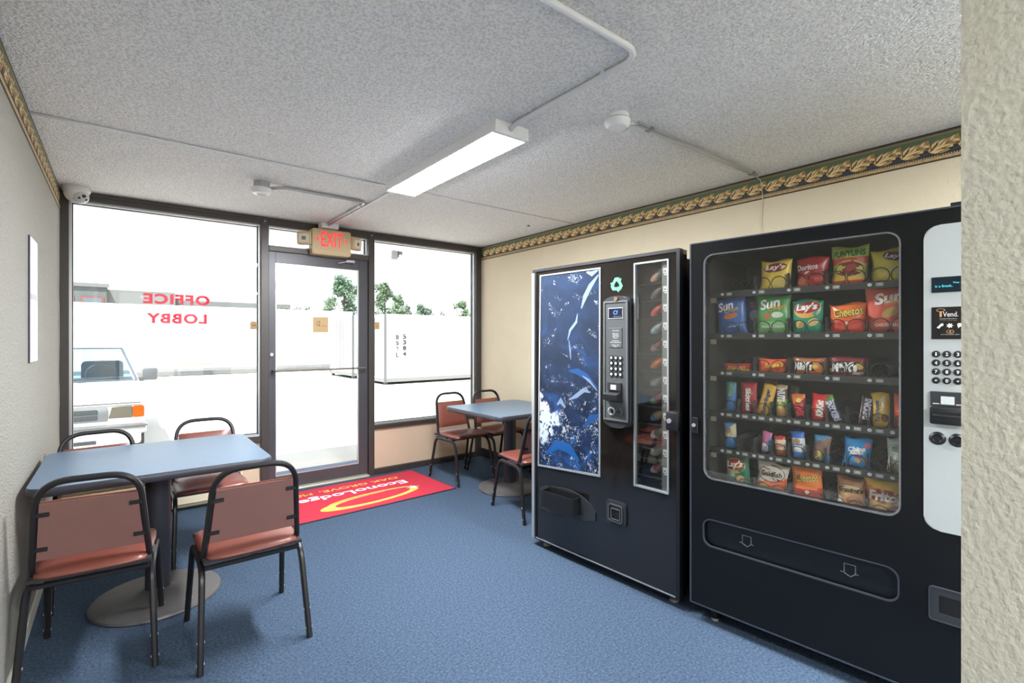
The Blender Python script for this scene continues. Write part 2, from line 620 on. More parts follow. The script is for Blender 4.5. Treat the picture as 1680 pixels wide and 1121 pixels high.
def leaf_motif():
    """one acanthus spray, in u (along) and v (up), about 0.125 wide and 0.1 high; layers at rising heights"""
    bm = B()
    rnd = random.Random(3)

    def lobe(cx, cz, ang, L, W, h, mi):
        pts = []
        for t, w in ((0, 0.25), (0.25, 0.8), (0.45, 0.6), (0.6, 0.85), (0.8, 0.5), (1, 0)):
            pts.append((t, w))
        out = [(t * L, w * W / 2) for t, w in pts] + [(t * L, -w * W / 2) for t, w in pts[::-1][1:]]
        ca, sa = math.cos(ang), math.sin(ang)
        vsx = [bm.verts.new((cx + a * ca - b * sa, -h, cz + a * sa + b * ca)) for a, b in out]
        f = bm.faces.new(vsx)
        f.material_index = mi
    D = math.radians
    for a, L, mi, h in ((25, 0.105, 1, 0.0006), (60, 0.062, 0, 0.0009), (-8, 0.07, 1, 0.0008), (95, 0.05, 1, 0.0010), (40, 0.085, 0, 0.0012),
                        (-35, 0.05, 2, 0.0007), (10, 0.088, 0, 0.0014), (125, 0.035, 2, 0.0007), (-20, 0.035, 0, 0.0016), (75, 0.04, 0, 0.0018), (50, 0.05, 2, 0.0019)):
        lobe(0.0, 0.0, D(a), L, L * 0.42 if mi != 2 else L * 0.25, h, mi)
    for k in range(4):
        lobe(0.045 + 0.014 * k, 0.012 + 0.010 * k, D(75 - 6 * k), 0.042 - 0.005 * k, 0.02, 0.0013 + 0.0001 * k, k % 2)
        lobe(0.04 + 0.014 * k, 0.008 + 0.009 * k, D(-28 + 6 * k), 0.036 - 0.004 * k, 0.018, 0.0015 + 0.0001 * k, 1 - k % 2)
    for k, (x_, z_, a_, l_) in enumerate(((0.012, 0.012, 62, 0.05), (0.03, 0.018, 48, 0.06), (0.02, 0.0, 14, 0.06), (0.05, 0.02, 30, 0.045), (0.004, 0.01, 92, 0.035), (0.045, 0.004, -4, 0.035))):
        lobe(x_, z_, D(a_), l_, 0.0055, 0.0022 + 0.00005 * k, 2)
    lobe(-0.03, -0.012, D(18), 0.05, 0.009, 0.0011, 2)
    lobe(-0.025, 0.028, D(-25), 0.04, 0.010, 0.0011, 2)
    me = bpy.data.meshes.new('leaf_motif')
    bm.to_mesh(me)
    bm.free()
    for x in M_leaf:
        me.materials.append(x)
    return me


leaf_me = leaf_motif()


def border(name, root_loc, rz, length, label):
    """built along local +x on a wall whose face looks to local -y"""
    t = empty(name, root_loc, rz, kind='structure', label=label)
    z0 = 2.286
    obj('backing', bx(0, length, -0.002, 0, z0, H), M_bgreen, t)
    obj('top_line', bx(0, length, -0.0028, -0.002, 2.430, H), M_bdark, t)
    obj('top_line', bx(0, length, -0.0026, -0.002, 2.418, 2.424), mat('border_tan_line', (150, 120, 84), 0.6), t)
    obj('navy_band', bx(0, length, -0.0024, -0.002, 2.312, 2.352), M_bnavy, t)
    obj('rope_band', bx(0, length, -0.004, -0.002, 2.294, 2.309, bev=0.0015), M_brope, t)
    obj('bottom_line', bx(0, length, -0.0036, -0.002, z0, 2.293), M_bdark, t)
    db = B()
    k = 0
    while k * 0.011 < length:
        box(db, k * 0.011, k * 0.011 + 0.005, -0.003, -0.0024, 2.312, 2.3155)
        k += 1
    obj('dotted_line', db, M_leaf[0], t, kind='stuff')
    k = 0
    while 0.04 + k * 0.119 < length - 0.1:
        o = obj('leaf_motif', leaf_me, None, t, loc=(0.04 + k * 0.119, -0.0025, 2.340))
        o.scale = (1.12, 1, 1.0)
        k += 1
    return t


border('trim_1', (XR, 0.0, 0), -PI / 2, 4.9, 'gold acanthus leaf wallpaper border along the top of the right wall')
border('trim_2', (XL, -4.6, 0), PI / 2, 4.6, 'gold acanthus leaf wallpaper border along the top of the left wall')
# ------------------------------------------------------------------ ceiling lamp
M_emit = mat('lamp_diffuser', (255, 255, 255), 0.5, emit=((244, 249, 255), LAMP))


def strip_light(loc, label, strength_mat):
    t = empty('ceiling_lamp', loc, label=label, cat='lamp')
    hw, L, hh = 0.105, 0.63, 0.062
    b = B()
    box(b, -hw * 0.7, hw * 0.7, -L + 0.02, L - 0.02, -0.02, 0)
    obj('housing', b, M_white, t)
    for s in (-1, 1):
        b = B()
        prism(b, [(-hw, 0), (-hw - 0.002, -hh), (hw + 0.002, -hh), (hw, 0)], s * (L - 0.012) - 0.012, s * (L - 0.012) + 0.012)
        obj('end_cap', b, M_white, t)
    for sd in (-1, 1):
        obj('side_rail', bx(min(sd * hw, sd * (hw - 0.006)), max(sd * hw, sd * (hw - 0.006)), -L + 0.024, L - 0.024, -hh + 0.004, 0), M_white, t)
    b = B()
    out = [(-hw + 0.006, -hh + 0.010), (-hw + 0.010, -hh), (hw - 0.010, -hh), (hw - 0.006, -hh + 0.010)]
    v0 = [b.verts.new((x, -L + 0.024, z)) for x, z in out]
    v1 = [b.verts.new((x, L - 0.024, z)) for x, z in out]
    for i in range(3):
        b.faces.new((v0[i], v0[i + 1], v1[i + 1], v1[i]))
    obj('diffuser', b, strength_mat, t)
    return t


strip_light((1.853, -2.19, H), 'long white fluorescent ceiling lamp, lit, in the middle of the ceiling', M_emit)
M_emit2 = mat('fill_lamp_diffuser', (255, 255, 255), 0.5, emit=((240, 247, 255), LAMP_FILL))  # unseen lamps behind the camera, added as fill light
for lx, ly, lw in ((2.65, -5.75, 'right side nearer the partition'), (0.80, -6.75, 'left side near the added back window'), (2.65, -7.45, 'right side near the added back window')):
    strip_light((lx, ly, H), 'added unseen ceiling fill lamp, ' + lw, M_emit2)

# conduits
b = B()
tube(b, fillet([(XL, -3.612, H - 0.014), (1.842, -3.612, H - 0.014), (1.842, -2.86, H - 0.014), (1.842, -2.82, H - 0.03)], [0.10, 0.02], 8), rprof(0.0125, 10))
cd = obj('conduit_pipe', b, M_conduit, smooth='all', label='white bent conduit pipe on the ceiling near the top, ending at the lamp', cat='pipe')
b = B()
tube(b, [(1.825, -3.43, H - 0.001), (1.828, -3.43, H - 0.02), (1.842, -3.43, H - 0.03), (1.856, -3.43, H - 0.02), (1.859, -3.43, H - 0.001)], sqprof(0.02, 0.003))
obj('clamp', b, M_conduit, cd)
b = B()
tube(b, [(1.855, -1.56, H - 0.02), (1.855, -1.50, H - 0.009), (1.855, -0.12, H - 0.009)], rprof(0.008, 8))
cd2 = obj('conduit_pipe', b, M_conduit, smooth='all', label='thin white conduit from the lamp to the exit sign box', cat='pipe')
b = B()
tube(b, fillet([(1.13, -1.04, H - 0.035), (1.22, -1.04, H - 0.012), (1.815, -1.04, H - 0.012), (1.815, -0.2, H - 0.012), (1.83, -0.12, H - 0.02)], [0.03, 0.07, 0.03], 7), rprof(0.0105, 10))
cd3 = obj('conduit_pipe', b, M_galv, smooth='all', label='grey metal conduit bending from the round smoke detector to the exit sign', cat='pipe')
b = B()
tube(b, [(1.785, -0.93, H - 0.003), (1.80, -0.93, H - 0.022), (1.815, -0.93, H - 0.026), (1.83, -0.93, H - 0.022), (1.845, -0.93, H - 0.003)], sqprof(0.016, 0.003))
obj('clamp', b, M_galv, cd3)
obj('junction_box', bx(1.765, 1.92, -0.13, -0.012, H - 0.05, H, bev=0.006), M_white, label='small white junction box on the ceiling above the exit sign', cat='box')

# smoke detectors
t = empty('smoke_detector', (1.077, -1.04, H), label='round white smoke detector on a grey box near the window wall', cat='detector')
b = B()
lathe(b, [(0.05, 0), (0.052, -0.04), (0, -0.04)], 24)
obj('mounting_box', b, M_galv, t, smooth=True)
b = B()
lathe(b, [(0.055, -0.04), (0.066, -0.048), (0.066, -0.066), (0.055, -0.08), (0.03, -0.084), (0.028, -0.078), (0, -0.079)], 28)
obj('detector_head', b, M_whitepl, t, smooth=True)
t = empty('smoke_detector', (2.185, -3.21, H), label='round white smoke detector at the end of the metal raceway', cat='detector')
b = B()
lathe(b, [(0.052, 0), (0.056, -0.012), (0.056, -0.022), (0, -0.022)], 28)
obj('mounting_plate', b, M_whitepl, t, smooth=True)
b = B()
lathe(b, [(0.05, -0.022), (0.062, -0.030), (0.060, -0.046), (0.045, -0.062), (0.0, -0.066)], 28)
obj('detector_head', b, M_white, t, smooth=True)
b = B()
box(b, 0.03, 0.058, -0.02, 0.02, -0.058, -0.036, bev=0.003)
obj('sensor_grille', b, mat('grey_grille', (170, 170, 172), 0.5), t)
# metal raceway with cable down the wall
r = empty('cable_raceway', (2.32, -3.22, H), label='grey metal cable raceway on the ceiling towards the right wall', cat='raceway')
b = B()
prism(b, [(-0.016, 0), (-0.014, -0.012), (-0.009, -0.016), (0.009, -0.016), (0.014, -0.012), (0.016, 0)], 0, 1.24)
obj('channel', b, M_galv, r, rot=(0, 0, -PI / 2), smooth=True)
for x in (0.09, 1.16):
    obj('clip', bx(x, x + 0.03, -0.019, 0.019, -0.018, 0, bev=0.002), mat('dull_steel_clip', (140, 140, 142), 0.4, metal=0.6), r)
b = B()
tube(b, [(-0.09, 0.0, -0.025), (-0.05, 0.0, -0.022), (0.0, 0.0, -0.01)], rprof(0.0022, 6))
obj('lead_wire', b, M_white, r)
b = B()
tube(b, [(3.56, -3.22, H - 0.02), (3.60, -3.225, H - 0.03), (XR - 0.006, -3.225, H - 0.06), (XR - 0.006, -3.23, H - 0.16), (XR - 0.004, -3.222, H - 0.30), (XR - 0.004, -3.235, H - 0.42), (XR - 0.004, -3.228, 1.80)], rprof(0.0022, 6))
obj('thin_wire', b, mat('cream_wire', (206, 196, 172), 0.5), smooth='all', label='thin pale wire hanging down the right wall from the raceway', cat='wire')
b = B()
cyl(b, (3.34, -1.19, H), (3.34, -1.19, H - 0.008), 0.012, seg=12)
obj('ceiling_plug', b, mat('grey_plug', (96, 96, 98), 0.6), label='tiny dark round plug in the ceiling above the small table', cat='plug')

# exit sign
ex = empty('exit_sign', (1.865, -0.05, 2.27), label='beige EXIT sign with red letters and two emergency lamps', cat='sign')
M_bei = mat('aged_beige_plastic', (206, 182, 140), 0.45)
b = B()
prism(b, rrect(-0.178, 0.178, -0.122, 0.112, 0.018, 4), -0.055, 0.045, bev=0.004)
obj('housing', b, M_bei, ex, smooth=True)
obj('lower_cover', bx(-0.165, 0.165, -0.058, -0.054, -0.112, -0.078, bev=0.0015), M_bei, ex)
M_exit = mat('lit_red_letters', (236, 40, 48), 0.5, emit=((240, 40, 50), 0.55))
wall_text('lettering', 'EXIT', M_exit, 0.0, 0.018, -0.0562, 0.20, 0.135, ex, bold=0.012)
for s in (-1, 1):
    b = B()
    prism(b, [(s * 0.118, 0.045), (s * 0.145, 0.018), (s * 0.118, -0.009), (s * 0.118, 0.004), (s * 0.132, 0.018), (s * 0.118, 0.032)], -0.0568, -0.0555)
    obj('chevron', b, M_exit, ex)
    h = obj('lamp_head', bx(-0.062, 0.062, -0.025, 0.045, -0.058, 0.058, bev=0.012), M_bei, ex, smooth=True,
            loc=(s * 0.236, -0.02, 0.012), rot=(0.1, 0, s * 0.5))
    b = B()
    ring(b, rrect(-0.045, 0.045, -0.04, 0.04, 0.012, 3), rrect(-0.018, 0.018, -0.016, 0.016, 0.004, 3), -0.034, -0.026)
    obj('reflector', b, mat('lamp_reflector', (226, 214, 186), 0.25), h)
    obj('bulb', bx(-0.018, 0.018, -0.03, -0.026, -0.016, 0.016), mat('grey_bulb', (120, 128, 128), 0.2), h)
    b = B()
    cyl(b, (s * 0.172, 0.0, 0.012), (s * 0.20, -0.01, 0.012), 0.018, seg=12)
    obj('swivel', b, M_bei, ex)

# dome camera in the corner
dc = empty('security_camera', (0.075, -0.085, H), rz=0.35, label='white dome security camera in the upper left corner', cat='camera')
b = B()
lathe(b, [(0.075, 0), (0.08, -0.015), (0.078, -0.028), (0, -0.028)], 32)
obj('base_ring', b, M_whitepl, dc, smooth=True)
b = B()
lathe(b, [(0.072, -0.028), (0.070, -0.05), (0.058, -0.08), (0.035, -0.102), (0, -0.11)], 32)
obj('dome', b, M_whitepl, dc, smooth='all')
b = B()
bmesh.ops.create_uvsphere(b, u_segments=24, v_segments=14, radius=0.05)
eye = obj('eyeball', b, mat('pale_grey_ball', (206, 206, 208), 0.4), dc, smooth='all', loc=(0.012, -0.032, -0.066))
for (ax, az, rr) in ((0.10, 0.05, 0.012), (-0.42, -0.30, 0.008), (0.52, -0.42, 0.008)):
    d = Vector((math.sin(ax), -math.cos(ax), az - 0.1)).normalized()
    b = B()
    cyl(b, d * 0.046, d * 0.0525, rr, seg=16)
    obj('lens', b, mat('dark_lens', (70, 74, 74), 0.15), eye, smooth=True)

# framed notice on the left wall
fn = empty('framed_notice', (XL, -1.415, 1.553), label='narrow framed notice hanging on the left wall', cat='frame')
obj('frame', bx(0, 0.007, -0.125, 0.125, -0.30, 0.30, bev=0.001), mat('dark_frame_edge', (60, 52, 70), 0.4), fn)
obj('paper', bx(0.007, 0.009, -0.12, 0.122, -0.295, 0.295), mat('white_notice_paper', (240, 238, 236), 0.15), fn)
obj('picture', bx(0.009, 0.0095, -0.12, 0.122, -0.295, 0.0), mat('pale_pink_print', (206, 178, 166), 0.2, vary=(14, 0.18)), fn)
obj('title_band', bx(0.0095, 0.0098, -0.12, 0.122, 0.0, 0.03), mat('grey_title_band', (140, 138, 140), 0.3), fn)

# ------------------------------------------------------------------ chairs
M_vinyl = mat('brown_red_vinyl', (120, 66, 55), 0.36, vary=(5, 0.08), bump=(300, 0.12, 0.001))
M_backb = mat('brown_back_board', (130, 92, 84), 0.45, vary=(4, 0.05))
M_frame = mat('black_chair_frame', (40, 38, 40), 0.34, metal=0.35)
M_under = mat('dark_seat_underside', (38, 32, 32), 0.7)
M_dot = mat('pale_rivet', (190, 186, 180), 0.4)


def pillow(bm, outline_fn, z0, z1, crown, n=14, mi=0):
    """soft cushion: outline_fn(u, v) -> x, y for u, v in -1..1"""
    top, bot = [], []
    for i in range(n + 1):
        ra, rb = [], []
        for j in range(n + 1):
            u, v = -1 + 2 * i / n, -1 + 2 * j / n
            x, y = outline_fn(u, v)
            e = max(abs(u), abs(v))
            edge = (1 - e ** 6)
            dome = (1 - u * u) * (1 - v * v)
            ra.append(bm.verts.new((x, y, z0 + (z1 - z0) * (0.35 + 0.65 * edge) + crown * dome)))
            if e < 1 - 1e-6:
                rb.append(bm.verts.new((x, y, z0)))
            else:
                rb.append(bm.verts.new((x, y, z0)))
        top.append(ra)
        bot.append(rb)
    for i in range(n):
        for j in range(n):
            bm.faces.new((top[i][j], top[i + 1][j], top[i + 1][j + 1], top[i][j + 1])).material_index = mi
            bm.faces.new((bot[i][j], bot[i][j + 1], bot[i + 1][j + 1], bot[i + 1][j])).material_index = mi
    for i in range(n):
        for a, c in (((i, 0), (i + 1, 0)), ((i + 1, n), (i, n)), ((0, i + 1), (0, i)), ((n, i), (n, i + 1))):
            bm.faces.new((top[a[0]][a[1]], bot[a[0]][a[1]], bot[c[0]][c[1]], top[c[0]][c[1]])).material_index = mi
    return bm


def squircle(u, v, hx, hy, k=0.32):
    # square to rounded square
    return hx * u * math.sqrt(1 - k * v * v / 2 * abs(v)), hy * v * math.sqrt(1 - k * u * u / 2 * abs(u))


def make_chair():
    t = empty('stacking_chair')
    # seat
    b = B()
    pillow(b, lambda u, v: squircle(u, v, 0.205 - 0.008 * (1 - v), 0.205), 0.430, 0.458, 0.010)
    obj('seat', b, M_vinyl, t, smooth='all')
    b = B()
    prism(b, [(-0.195, 0.420), (0.195, 0.420), (0.195, 0.434), (-0.195, 0.434)], -0.195, 0.195)
    obj('seat_board', b, M_under, t)
    # back loop; leans back from the seat rear to the top
    yb, zb, yt, zt = -0.135, 0.415, -0.228, 0.814

    def P(x, s):
        return (x, yb + (yt - yb) * s, zb + (zt - zb) * s)
    pts = fillet([(-0.19, 0.02, 0.408), P(-0.19, 0.0), P(-0.158, 1.0), P(0.158, 1.0), P(0.19, 0.0), (0.19, 0.02, 0.408)], [0.05, 0.105, 0.105, 0.05], 8)
    b = B()
    tube(b, pts, sqprof(0.027, 0.022, 0.3), hint=(0, 0, 1))
    obj('back_frame', b, M_frame, t, smooth=True)
    # pad
    s0, s1 = 0.19, 0.80
    nrm = Vector((0, zt - zb, -(yt - yb))).normalized()      # pointing to the front (+y) and up

    def pad(th0, th1, crown, name, m, shrink=0.0):
        bb = B()
        n = 10
        rows = []
        for side in (0, 1):
            g = []
            for i in range(n + 1):
                rr = []
                for j in range(n + 1):
                    u, v = -1 + 2 * i / n, -1 + 2 * j / n
                    s = s0 + (s1 - s0) * (v + 1) / 2
                    hw = 0.19 - 0.032 * s - 0.012 - shrink
                    p = Vector(P(hw * u * (1 - 0.02 * v * v), s))
                    e = max(abs(u), abs(v))
                    off = th0 if side == 0 else th1 * (0.3 + 0.7 * (1 - e ** 8)) + crown * (1 - u * u) * (1 - v * v)
                    rr.append(bb.verts.new(p + nrm * off))
                g.append(rr)
            rows.append(g)
        for i in range(n):
            for j in range(n):
                a = rows[1]
                bb.faces.new((a[i][j], a[i + 1][j], a[i + 1][j + 1], a[i][j + 1]))
                a = rows[0]
                bb.faces.new((a[i][j], a[i][j + 1], a[i + 1][j + 1], a[i + 1][j]))
        f, k = rows[1], rows[0]
        for i in range(n):
            for a, c in (((i, 0), (i + 1, 0)), ((i + 1, n), (i, n)), ((0, i + 1), (0, i)), ((n, i), (n, i + 1))):
                bb.faces.new((f[a[0]][a[1]], k[a[0]][a[1]], k[c[0]][c[1]], f[c[0]][c[1]]))
        return obj(name, bb, m, t, smooth=True)
    pad(0.0, 0.022, 0.006, 'backrest', M_vinyl)
    pb = B()
    bpts = [P(x * (0.19 - 0.032 * s - 0.013), s) for x, s in ((-1, s0 + 0.01), (1, s0 + 0.01), (1, s1 - 0.01), (-1, s1 - 0.01))]
    fr = [pb.verts.new(Vector(p) - nrm * 0.001) for p in bpts]
    bk = [pb.verts.new(Vector(p) - nrm * 0.008) for p in bpts]
    pb.faces.new(fr)
    pb.faces.new(bk[::-1])
    for i in range(4):
        pb.faces.new((fr[i], bk[i], bk[(i + 1) % 4], fr[(i + 1) % 4]))
    obj('back_board', pb, M_backb, t)
    for sx in (-1, 1):
        for s in (0.32, 0.68):
            hw = 0.19 - 0.032 * s
            b = B()
            c0 = Vector(P(sx * hw, s)) - nrm * 0.010
            c1 = Vector(P(sx * (hw - 0.045), s)) - nrm * 0.010
            tube(b, [c0, c1], sqprof(0.017, 0.006, 0.35), hint=(0, 0, 1))
            obj('clip', b, M_frame, t)
    # legs: inverted U on each side, front and rear legs
    me_cache = {}
    for sx in (-1, 1):
        for sy in (-1, 1):
            yf = 0.252 if sy > 0 else -0.255
            pts = fillet([(sx * 0.196, 0.0, 0.398), (sx * 0.197, sy * 0.165, 0.398), (sx * 0.214, yf, 0.0)], [0.07], 7)
            b = B()
            tube(b, pts, sqprof(0.025, 0.024, 0.28), hint=(0, 0, 1))
            lg = obj('leg', b, M_frame, t, smooth=True)
            top, foot = Vector((sx * 0.197, sy * 0.165, 0.398)), Vector((sx * 0.214, yf, 0.0))
            for q in (0.70, 0.90):
                p = top.lerp(foot, q)
                for dx in (-1, 1):
                    b = B()
                    cyl(b, p + Vector((dx * 0.012, 0, 0)), p + Vector((dx * 0.0138, 0, 0)), 0.0055, seg=8)
                    obj('rivet', b, M_dot, lg)
    for y, z in ((-0.168, 0.396), (0.10, 0.405)):
        b = B()
        tube(b, [(-0.19, y, z), (0.19, y, z)], sqprof(0.020, 0.020, 0.25))
        obj('stretcher', b, M_frame, t)
    return t


chair = make_chair()
chairs = [
    (0.785, -2.145, 0.0, 'brown vinyl chair at the near right side of the left table, beside the red mat'),
    (0.245, -1.935, -0.10, 'brown vinyl chair close to the left wall, at the near side of the left table'),
    (0.775, -1.01, PI, 'brown vinyl chair at the far right side of the left table, below the window'),
    (0.235, -1.16, PI + 0.10, 'brown vinyl chair at the far left of the left table, in front of the truck'),
    (2.965, -0.62, PI + 0.04, 'brown vinyl chair at the far side of the right table, next to the mat'),
    (3.385, -0.66, PI + 0.04, 'brown vinyl chair in the far right corner behind the right table'),
    (2.889, -1.751, -0.15, 'brown vinyl chair half hidden by the drink machine, near side of the right table'),
]
for i, (x, y, a, lb) in enumerate(chairs):
    c = chair if i == 0 else copy_tree(chair)
    c.location = (x, y, 0)
    c.rotation_euler = (0, 0, a)
    setp(c, label=lb, cat='chair', group='brown vinyl stacking chairs')

# ------------------------------------------------------------------ tables
M_ttop = mat('grey_laminate', (92, 112, 132), 0.34, vary=(30, 0.05))
M_tedge = mat('dark_table_edge', (58, 58, 66), 0.4)
M_tleg = mat('dark_table_column', (62, 62, 68), 0.42, metal=0.3)
M_tbase = mat('grey_table_base', (98, 94, 92), 0.5, metal=0.3, vary=(12, 0.12))


def make_table(x0, x1, y0, y1, bx_, by_, label):
    cx, cy = (x0 + x1) / 2, (y0 + y1) / 2
    t = empty('cafe_table', (cx, cy, 0), label=label, cat='table')
    hx, hy = (x1 - x0) / 2, (y1 - y0) / 2
    o = rrect(-hx, hx, -hy, hy, 0.07, 8)
    i2 = rrect(-hx + 0.004, hx - 0.004, -hy + 0.004, hy - 0.004, 0.066, 8)
    b = B()

    def loop(ol, z):
        return [b.verts.new((x, y, z)) for x, y in ol]
    a, c = loop(i2, 0.732), loop(i2, 0.7405)
    b.faces.new(c)
    b.faces.new(a[::-1])
    for k in range(len(o)):
        j = (k + 1) % len(o)
        b.faces.new((a[k], a[j], c[j], c[k]))
    obj('tabletop', b, M_ttop, t)
    b = B()
    L = [loop(i2, 0.702), loop(o, 0.708), loop(o, 0.734), loop(i2, 0.739)]
    b.faces.new(L[0][::-1])
    for p, q in zip(L, L[1:]):
        for k in range(len(o)):
            j = (k + 1) % len(o)
            b.faces.new((p[k], p[j], q[j], q[k]))
    obj('edge_band', b, M_tedge, t, smooth=True)
    dx, dy = bx_ - cx, by_ - cy
    b = B()
    lathe(b, [(0.056, 0.02), (0.056, 0.69)], 24, dx, dy)
    obj('column', b, M_tleg, t, smooth=True)
    b = B()
    box(b, dx - 0.2, dx + 0.2, dy - 0.03, dy + 0.03, 0.685, 0.702)
    box(b, dx - 0.03, dx + 0.03, dy - 0.2, dy + 0.2, 0.685, 0.702)
    obj('top_bracket', b, M_tleg, t)
    b = B()
    lathe(b, [(0.0, 0.0), (0.282, 0.0), (0.29, 0.006), (0.286, 0.016), (0.27, 0.022), (0.10, 0.034), (0.062, 0.05), (0.056, 0.055)], 40, dx, dy)
    obj('base', b, M_tbase, t, smooth=True)
    return t


make_table(0.005, 0.955, -1.925, -1.055, 0.475, -1.53, 'square grey laminate cafe table against the left wall')
make_table(2.685, 3.545, -1.60, -0.745, 3.13, -1.17, 'square grey laminate cafe table in the far corner beside the drink machine')

# ------------------------------------------------------------------ entrance mat
mt = empty('entrance_mat', (1.95, -0.515, 0), rz=0.035, label='red entrance mat with white and yellow lettering in front of the door', cat='mat')
MW, MD = 0.76, 0.41
M_red = mat('red_mat_pile', (192, 56, 72), 0.9, spec=0.1, vary=(220, 0.14), bump=(400, 0.5, 0.003))
obj('backing', bx(-MW, MW, -MD, MD, 0.0005, 0.006), mat('black_mat_rubber', (34, 30, 34), 0.7), mt)
obj('pile', bx(-MW + 0.012, MW - 0.012, -MD + 0.012, MD - 0.012, 0.004, 0.010, bev=0.003), M_red, mt)
M_matw = mat('white_mat_print', (240, 226, 230), 0.9)
M_maty = mat('yellow_mat_print', (240, 186, 84), 0.9)


def mat_text(body, m, cx, cy, w, h, **k):
    V, Fc = text_mesh(body, width=w, height=h, **k)
    me = bpy.data.meshes.new('lettering')
    me.from_pydata([(cx - a, cy - bb_, 0.0106) for a, bb_ in V], [], Fc)
    obj('lettering', me, m, mt)


mat_text('EconoLodge', M_matw, 0.02, 0.095, 0.98, 0.145, bold=0.022)
mat_text('OAK GROVE,', M_maty, 0.135, 0.255, 0.75, 0.075, bold=0.012)
mat_text('MO', M_maty, -0.39, 0.258, 0.17, 0.068, bold=0.012)
# swoosh: a tapering open ellipse with a star at its bright end
b = B()


def swoosh(cx, cy, ax, ay, a0, a1, w0, w1, rot, z):
    n = 40
    prev = None
    for i in range(n + 1):
        s = i / n
        a = a0 + (a1 - a0) * s
        w = w0 + (w1 - w0) * math.sin(PI * min(1, s * 1.0) ** 0.8) if w1 > w0 else w0
        o_ = []
        for r_ in (1 + w / 2, 1 - w / 2):
            x, y = ax * math.cos(a) * (r_ if True else 1), ay * math.sin(a) * r_
            o_.append(b.verts.new((cx + x * math.cos(rot) - y * math.sin(rot), cy + x * math.sin(rot) + y * math.cos(rot), z)))
        if prev:
            b.faces.new((prev[0], o_[0], o_[1], prev[1]))
        prev = o_


swoosh(0.06, -0.195, 0.40, 0.105, 0.45, -2 * PI + 1.15, 0.03, 0.40, 0.08, 0.0106)
swoosh(0.10, -0.175, 0.43, 0.115, 0.40, PI - 0.25, 0.02, 0.22, 0.04, 0.0107)
obj('swoosh', b, M_maty, mt)
b = B()
star = []
for i in range(16):
    rr = 0.075 if i % 4 == 0 else (0.05 if i % 4 == 2 else 0.02)
    star.append((0.47 + rr * math.cos(i * PI / 8), -0.135 + rr * 0.8 * math.sin(i * PI / 8)))
b.faces.new([b.verts.new((x, y, 0.0112)) for x, y in star])
obj('star', b, M_matw, mt)
# ------------------------------------------------------------------ drink machine (local: x along the front, -y outward, z up)
M_vend = mat('glossy_black_front', (27, 23, 20), 0.09, ior=1.75, vary=(2, 0.05))
M_vcab = mat('black_cabinet_paint', (24, 25, 28), 0.4)
M_silver = mat('silver_trim', (196, 200, 202), 0.3, metal=0.6)
M_grey = mat('grey_control_plastic', (82, 84, 84), 0.38)
M_dgrey = mat('dark_grey_plastic', (48, 49, 52), 0.4)
M_hole = mat('black_recess', (8, 8, 9), 0.6)
M_ltxt = mat('light_print', (226, 228, 228), 0.5)
M_vglass = glass_mat('machine_glass', (0.98, 0.98, 0.97), 0.055, 0.9)

V1P, V1A = Vector((2.475, -2.28, 0)), math.atan2(-0.9987, 0.0516)
V1W, V1H = 1.046, 1.822
v1 = empty('drink_machine', V1P, V1A, label='tall black drink vending machine with a blue water picture', cat='vending machine')
# cabinet behind the door
obj('cabinet', bx(0.01, V1W - 0.035, 0.075, 0.80, 0.06, V1H - 0.03, bev=0.006), M_vcab, v1)
# door slab with the bottle window cut out
b = B()
wx0, wx1, wz0, wz1 = 0.780, 0.980, 0.572, 1.773
for x0_, x1_, z0_, z1_ in ((0.0, wx0, 0.05, V1H), (wx1, V1W, 0.05, V1H), (wx0, wx1, 0.05, wz0), (wx0, wx1, wz1, V1H)):
    box(b, x0_, x1_, 0.0, 0.07, z0_, z1_)
bmesh.ops.remove_doubles(b, verts=b.verts[:], dist=1e-5)
obj('door', b, M_vend, v1)
b = B()
ring(b, rrect(-0.003, V1W + 0.003, 0.047, V1H + 0.003, 0.004, 1), rrect(0.016, V1W - 0.016, 0.062, V1H - 0.014, 0.003, 1), -0.006, 0.03)
obj('door_edge', b, mat('dark_grey_edge', (22, 22, 24), 0.4), v1)
obj('lower_trim', bx(0.012, V1W - 0.02, -0.009, -0.005, 0.055, 0.061), M_silver, v1)
obj('hinge_post', bx(-0.032, -0.004, -0.004, 0.06, 0.045, 1.80, bev=0.003), M_silver, v1)
obj('hinge_cap', bx(-0.02, 0.09, -0.008, 0.06, V1H - 0.016, V1H + 0.006, bev=0.003), M_vcab, v1)
for x, y in ((0.05, 0.06), (0.98, 0.06), (0.05, 0.74), (0.98, 0.74)):
    b = B()
    cyl(b, (x, y, 0.0), (x, y, 0.012), 0.024, seg=14)
    cyl(b, (x, y, 0.012), (x, y, 0.062), 0.014, seg=12)
    obj('foot', b, mat('pale_foot', (150, 148, 140), 0.5), v1)


